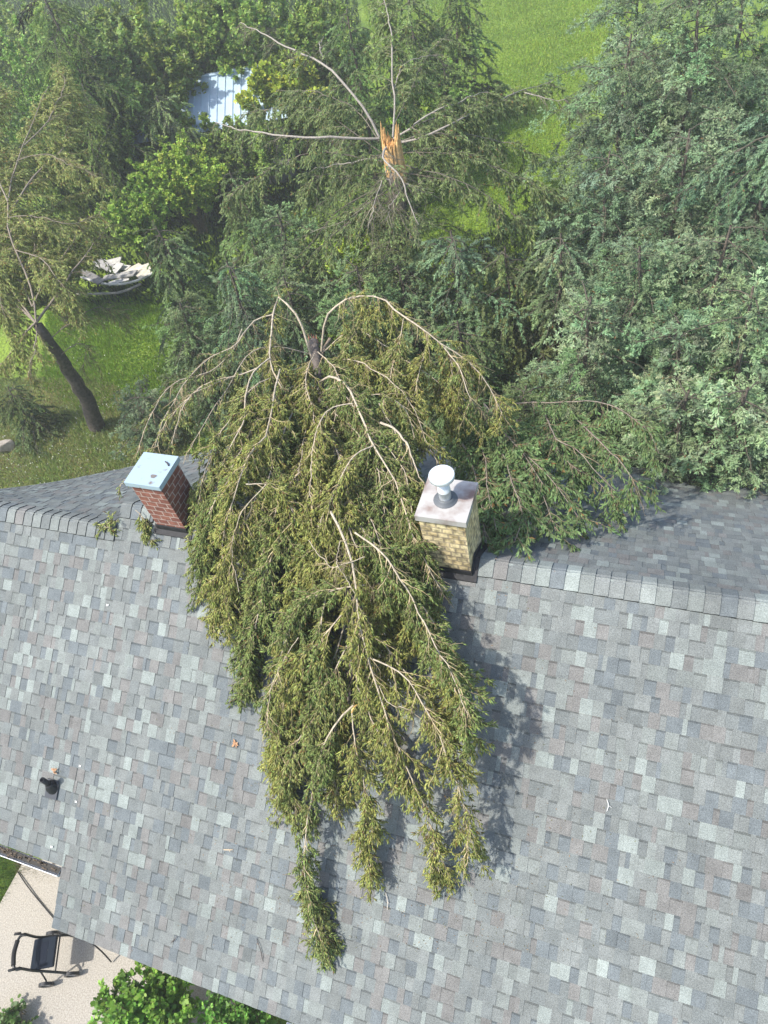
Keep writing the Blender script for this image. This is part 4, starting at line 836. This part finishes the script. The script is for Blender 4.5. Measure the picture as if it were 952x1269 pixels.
grass('edge_grass', [(-60, 1020), (40, 1060), (-25, 1190), (-90, 1190)], 9000, (.05, .14), (.006, .012), [(.1, .19, .03), (.14, .22, .05)], label='green grass along the left edge of the patio', cat='grass')
grass('dry_grass', [(25, 1060), (80, 1080), (76, 1100), (24, 1080)], 2500, (.06, .16), (.004, .008), [(.3, .26, .13), (.2, .17, .1)], label='dry straw-coloured grass below the gutter at the corner of the patio', cat='grass')
# clover flowers: far beyond counting, one object
fv = []; m = MB()
X = []
for a, b, n in (((80, 200), (400, 520), 90), ((0, 160), (500, 600), 260)):
    for i in range(n): X.append(zpl(rng.uniform(*a), rng.uniform(*b), .1))
X = np.array(X); D = unit(rng.normal(0, .3, X.shape) + [0, 0, 1]); 
v, f, per = leaf_geo(X, unit(rng.normal(0, 1, X.shape) * [1, 1, .2]), rng.uniform(.012, .03, len(X)), rng.uniform(.012, .026, len(X)), False, tilt=.3)
link('clover_flowers', mesh_np('clover', v, f, M_PAINT, np.tile((.7, .7, .66), (len(v), 1))), label='tiny white clover flowers scattered over the left lawn', cat='flowers', kind='stuff')

# ================================================================ shed with a metal roof
c0 = zpl(235, 118, 2.6); SHx, SHy = c0[0], c0[1]
shed = root('metal_roofed_shed', (SHx, SHy, 0), 'shed with a pale blue ribbed metal roof, mostly hidden by trees at the upper left', 'shed')
M_MET = mat('shed_metal', (.42, .53, .62), rough=.4, metal=.1, noise=.08, nscale=3)
ex = np.array([.96, .28, 0]); ey = np.array([-.28, .96, 0]); o = np.array([SHx, SHy, 0])
def shp(a, b, z): return o + ex * a + ey * b + np.array([0, 0, z])
b = MB(); b.add([shp(-3, -1.5, 0), shp(3, -1.5, 0), shp(3, 1.7, 0), shp(-3, 1.7, 0), shp(-3, -1.5, 2.25), shp(3, -1.5, 2.25), shp(3, 1.7, 2.25), shp(-3, 1.7, 2.25)], [(0, 1, 5, 4), (1, 2, 6, 5), (2, 3, 7, 6), (3, 0, 4, 7)])
child('wall', b.build('wall', mat('shed_wall', (.2, .21, .2), rough=.8, noise=.15, nscale=5)), shed)
for s, nm in ((-1, 'f'), (1, 'b')):
    b = MB(); y1 = .1 + s * 2.0; n = 34
    V = []
    for i in range(n):
        a = -3.3 + 6.6 * i / (n - 1)
        for w_, h in ((0, 0), (.15, 0), (.16, .03), (.19, .03)): pass
    xs = []; 
    for i in range(26):
        a = -3.3 + i * .26; xs += [(a, 0), (a + .2, 0), (a + .215, .035), (a + .245, .035)]
    V = [shp(a, .1 + s * .01, 3.0 + h) for a, h in xs] + [shp(a, y1, 2.15 + h) for a, h in xs]; k = len(xs)
    b.add(V, [(i, i + 1, k + i + 1, k + i) for i in range(k - 1)]); child('roof_panel', b.build('panel', M_MET), shed)
b = MB(); b.tube([shp(-3.32, .1, 3.03), shp(3.3, .1, 3.03)], .06, 8); child('ridge_flashing', b.build('ridge', M_MET), shed)

# scrap pile behind the left lawn
JP = root('scrap_pile', zpl(150, 345, .2), 'heap of pale boards and torn sheeting on the ground beyond the left lawn', 'scrap pile')
M_J = mat('weathered_board', attr=True, rough=.8, noise=.3, nscale=9)
for i, (a, b_, c_, d_, wd, col) in enumerate([(118, 330, 150, 322, .35, (.42, .41, .38)), (128, 345, 168, 338, .28, (.3, .29, .27)), (140, 338, 150, 326, .3, (.45, .44, .41)), (152, 342, 186, 330, .4, (.6, .56, .47)), (120, 322, 140, 334, .3, (.3, .29, .28)), (165, 330, 182, 342, .4, (.55, .5, .4)), (100, 335, 126, 350, .25, (.2, .19, .18)), (135, 352, 160, 345, .2, (.5, .48, .44)), (140, 330, 160, 332, .22, (.55, .54, .5))]):
    p, q = zpl(a, b_, .35 + .05 * (i % 4)), zpl(c_, d_, .42 + .06 * ((i * 3) % 4)); t = unit((q - p)[None])[0]; s_ = unit(np.cross(t, [0, 0, 1.])[None])[0]; nn = np.cross(s_, t)
    m = MB(); R3 = np.stack([t, s_, nn], 1); m.box((p + q) / 2, (np.linalg.norm(q - p) / 2, wd / 2, .015), R3, col); child('board', m.build('board', M_J), JP)
m = MB(); e = [zpl(*p) for p in ((100, 343, .5), (125, 351, .5), (150, 352, .52), (172, 347, .55), (190, 338, .6))]
m.tube(resample(e, 16), .035, 8, (.5, .49, .46)); child('bent_rim', m.build('rim', M_J), JP)
m = MB(); e = [zpl(*p) for p in ((90, 365, .3), (125, 364, .3), (150, 362, .3), (175, 352, .4))]
m.tube(resample(e, 12), .035, 7, (.3, .28, .24)); child('pole', m.build('pole', M_J), JP)
LX = MB()
RKc = zpl(6, 553, .15)
def rock(name, c, s, label, col, sd):
    r = np.random.default_rng(sd); import bmesh
    bm = bmesh.new(); bmesh.ops.create_icosphere(bm, subdivisions=3, radius=1)
    dirs = unit(r.normal(0, 1, (9, 3))); hs_ = r.uniform(.55, .9, 9)
    for v in bm.verts:
        p = np.array(v.co)
        for d, h in zip(dirs, hs_):
            k = p @ d
            if k > h: p = p - d * (k - h)
        v.co = Vector(p * np.array(s))
    me = bpy.data.meshes.new(name); bm.to_mesh(me); bm.free()
    a = me.color_attributes.new('Col', 'FLOAT_COLOR', 'POINT'); cc = np.tile((*col, 1), (len(me.vertices), 1)).astype(np.float32); a.data.foreach_set('color', cc.ravel()); me.materials.append(M_J)
    o_ = link(name, me, label=label, cat='rock'); o_.location = tuple(float(x_) for x_ in c); o_.rotation_euler = (0, 0, .6); return o_
rock('rock', RKc, (.26, .15, .18), 'pale blocky rock on the ground at the left edge', (.34, .3, .25), 4)

# ================================================================ rollator on the patio
RO = root('rollator', zpl(57, 1185, .09), 'black rollator walker with a padded seat standing on the patio', 'rollator')
M_BLK = mat('black_metal', (.015, .016, .018), rough=.4, spec=.5); M_SEAT = mat('seat_pad', (.014, .02, .03), rough=.85, spec=.1, noise=.1, nscale=8); M_FOAM = mat('foam', (.02, .02, .022), rough=.8); M_GRY = mat('grey_plastic', (.25, .26, .27), rough=.5)
zb = .09
sc = zpl(55, 1181, .56); A = np.array([.43, -.90, 0]); A /= np.linalg.norm(A); Bv = np.array([.90, .43, 0]); Bv /= np.linalg.norm(Bv)  # A: across, B: forward
def rp(a, b, z): return np.array([sc[0], sc[1], 0]) + A * a + Bv * b + np.array([0, 0, z])
import bmesh
def rbox(c, h, R3, m, bev, name):
    bm = bmesh.new(); bmesh.ops.create_cube(bm, size=2)
    for v in bm.verts: v.co = Vector(np.array(v.co) * np.array(h))
    bmesh.ops.bevel(bm, geom=bm.edges[:], offset=bev, segments=3, profile=.6, affect='EDGES')
    for v in bm.verts: v.co = Vector(np.array(R3) @ np.array(v.co) + np.array(c))
    me = bpy.data.meshes.new(name); bm.to_mesh(me); bm.free(); me.materials.append(m); return me
R3 = np.stack([Bv, -A, [0, 0, 1]], 1)
seat = child('seat', rbox(rp(0, 0, .56), (.165, .19, .026), R3, M_SEAT, .02, 'seat'), RO)
child('seat_inset', rbox(rp(0, .01, .582), (.05, .13, .006), R3, mat('inset', (.01, .014, .024), rough=.8, spec=.1), .005, 'inset'), seat)
for s in (-1, 1):
    b = MB(); b.tube(resample([rp(s * .2, -.13, .9), rp(s * .2, -.1, .62), rp(s * .21, .0, .5), rp(s * .23, .16, .32), rp(s * .235, .22, .2)], 14), .018, 8); child('side_frame', b.build('frame', M_BLK, True), RO)
    b = MB(); b.tube(resample([rp(s * .2, -.04, .54), rp(s * .27, -.1, .25), rp(s * .3, -.12, .2)], 8), .012, 8); child('leg', b.build('leg', M_BLK, True), RO)
    b = MB(); b.tube([rp(s * .2, -.13, .9), rp(s * .2, -.17, .93), rp(s * .21, -.26, .93)], .011, 8); b.tube([rp(s * .21, -.17, .93), rp(s * .215, -.25, .93)], .018, 10); child('handle', b.build('handle', M_FOAM, True), RO)
    for nm, bb, zz in (('f', .24, .19), ('r', -.12, .19)):
        c = rp(s * (.315 if nm == 'r' else .25), bb, zz); ax_ = A
        def ring(R0, R1, hw, m, name):
            q = MB(); n = 24; V = []
            for u in (-hw, hw):
                for rr_ in (R0, R1):
                    for i in range(n): an = i * 2 * math.pi / n; V.append(c + ax_ * u + Bv * (rr_ * math.cos(an)) + np.array([0, 0, rr_ * math.sin(an)]))
            F = []
            for i in range(n):
                j = (i + 1) % n; F += [(i, j, n + j, n + i), (2 * n + i, 3 * n + i, 3 * n + j, 2 * n + j), (n + i, n + j, 3 * n + j, 3 * n + i), (i, 2 * n + i, 2 * n + j, j)]
            q.add(V, F); return q.build(name, m)
        wh = child('wheel', ring(.015, .065, .008, M_GRY, 'wheel'), RO); child('tyre', ring(.065, .1, .02, M_BLK, 'tyre'), wh)
b = MB(); b.tube(resample([rp(-.2, -.13, .84), rp(-.2, -.2, .85), rp(-.15, -.235, .86), rp(0, -.26, .86), rp(.15, -.235, .86), rp(.2, -.2, .85), rp(.2, -.13, .84)], 20), .018, 8); child('backrest_tube', b.build('bt', M_BLK, True), RO)
b = MB(); b.tube(resample([rp(-.15, -.24, .86), rp(0, -.262, .86), rp(.15, -.24, .86)], 10), .03, 10); child('backrest_pad', b.build('bp', M_FOAM, True), RO)
b = MB(); b.tube([rp(-.22, .12, .42), rp(.22, .12, .42)], .011, 8); child('cross_bar', b.build('cb', M_BLK), RO)

# cables
def cable(pts, r, label):
    m = MB(); m.tube(resample(pts, 20), r, 7, (.02, .02, .02)); o_ = link('cable', m.build('cable', M_PAINT, True), label=label, cat='cable'); return o_
cable([zpl(22, 1080, .11), zpl(34, 1098, .12), zpl(50, 1118, .11), zpl(75, 1146, .11), zpl(100, 1160, .11)], .009, 'thin black cable crossing the patio between the dry grass and the eave')
cable([zpl(72, 1154, .25), zpl(92, 1160, .5), zpl(112, 1168, .55), zpl(126, 1179, .4), zpl(138, 1192, .12)], .010, 'black cable bowed out from the rollator towards the leafy bush')

# debris on the shingles
def bit(kind, p, label, build, cat):
    m = MB(); build(m, p); o_ = link(kind, m.build(kind, M_PAINT), label=label, cat=cat, group=None); return o_
def leafcluster(m, p):
    for i in range(7):
        a = i * .9 + rng.normal(0, .3); L = rng.uniform(.03, .06); d = np.array([math.cos(a), math.sin(a) * CP, math.sin(a) * SP]); s_ = np.cross(nF, d); q = p + nF * .018
        m.add([q, q + d * L * .5 + s_ * .012 + nF * .01, q + d * L, q + d * L * .5 - s_ * .012 + nF * .004], [(0, 1, 2, 3)], tuple(np.array([.42, .24, .13]) * rng.uniform(.7, 1.2)))
bit('dead_leaf', front(293, 921), 'small dry brown leaf cluster on the front roof left of the fallen spruce top', leafcluster, 'dead leaf')
bit('dead_leaf', front(69, 955), 'small reddish leaf caught above the plumbing vent pipe', lambda m, p: leafcluster(m, p), 'dead leaf')
def twig(p0, p1, col, label, r=.004):
    m = MB(); a, b_ = front(*p0, .018), front(*p1, .02); mid = (a + b_) / 2 + np.array([.015, 0, .012]); m.tube(resample([a, mid, b_], 8), [r * .6, r, r, r, r, r, r, r * .4], 5, col)
    t_ = mid; m.tube([t_, t_ + np.array([.03, -.02, .012])], [r * .7, .001], 4, col); link('twig', m.build('twig', M_PAINT), label=label, cat='twig')
twig((318, 1163), (326, 1192), (.06, .05, .05), 'dark curved twig on the front roof left of the longest fallen bough tip')
twig((212, 1168), (219, 1160), (.08, .06, .05), 'short dark twig near the lower left of the front roof')
twig((277, 1053), (289, 1053), (.5, .4, .28), 'short tan twig in the middle of the front roof', .006)
twig((478, 1106), (480, 1128), (.5, .45, .38), 'pale straight twig on the roof right of the middle bough tip')
twig((752, 990), (752, 1006), (.6, .6, .58), 'tiny white twig on the right part of the front roof')
for i, (a, b_, lab) in enumerate([(99, 950, 'white speck of paper on the roof right of the vent pipe'), (64, 1050, 'larger white speck of paper just above the gutter'), (133, 751, 'white speck of paper on the upper left part of the front roof'), (94, 994, 'small white speck of paper on the roof below and right of the vent pipe')]):
    def pap(m, p): q = p + nF * .015; u_ = np.array([1, 0, 0]); w_ = np.array([0, CP, SP]); m.add([q, q + u_ * .025 + w_ * .005, q + u_ * .028 + w_ * .03, q + u_ * .012 + w_ * .022 + nF * .008, q - u_ * .004 + w_ * .03], [(0, 1, 2, 3, 4)], (.7, .7, .68))
    bit('paper_scrap', front(a, b_), lab, pap, 'paper scrap')

# fallen needles and bark crumbs on the shingles
n = 2600; u = rng.normal(0, 1, n); a_ = rng.uniform(620, 1180, n); b_ = 440 + u * (60 + .22 * (a_ - 620)) + .05 * (a_ - 620)
X = np.array([front(x_, y_, .014) for x_, y_ in zip(b_, a_)])
D = rng.normal(0, 1, (n, 3)); D -= (D @ nF)[:, None] * nF; D = unit(D)
v, f, per = leaf_geo(X, D, rng.uniform(.008, .03, n), rng.uniform(.003, .008, n), False, up=tuple(nF), tilt=.2)
c = np.where(rng.random((n, 1)) < .5, np.array([[.1, .1, .04]]), np.array([[.2, .13, .07]])) * rng.uniform(.5, 1.3, (n, 1))
link('needle_litter', mesh_np('litter', v, f, M_PAINT, np.repeat(c, per, 0)), label='loose needles and bark crumbs scattered on the shingles round the fallen spruce', cat='litter', kind='stuff')
# ================================================================ thin volume added to imitate the pale glare of window glass
hz = MB(); hz.box((-10, 30, 6.0), (75, 75, 7.0)); hm = bpy.data.materials.new('glare'); hm.use_nodes = True; hn = hm.node_tree
for x_ in list(hn.nodes): 
    if x_.type == 'BSDF_PRINCIPLED': hn.nodes.remove(x_)
pv = hn.nodes.new('ShaderNodeVolumePrincipled'); pv.inputs['Color'].default_value = (.93, .96, .93, 1); pv.inputs['Density'].default_value = .003; pv.inputs['Anisotropy'].default_value = .2
hn.links.new(pv.outputs[0], hn.nodes['Material Output'].inputs['Volume'])
link('glare', hz.build('glare', hm), kind='stuff', label='faint pale veil added over the yard to imitate window glare', cat='glare')
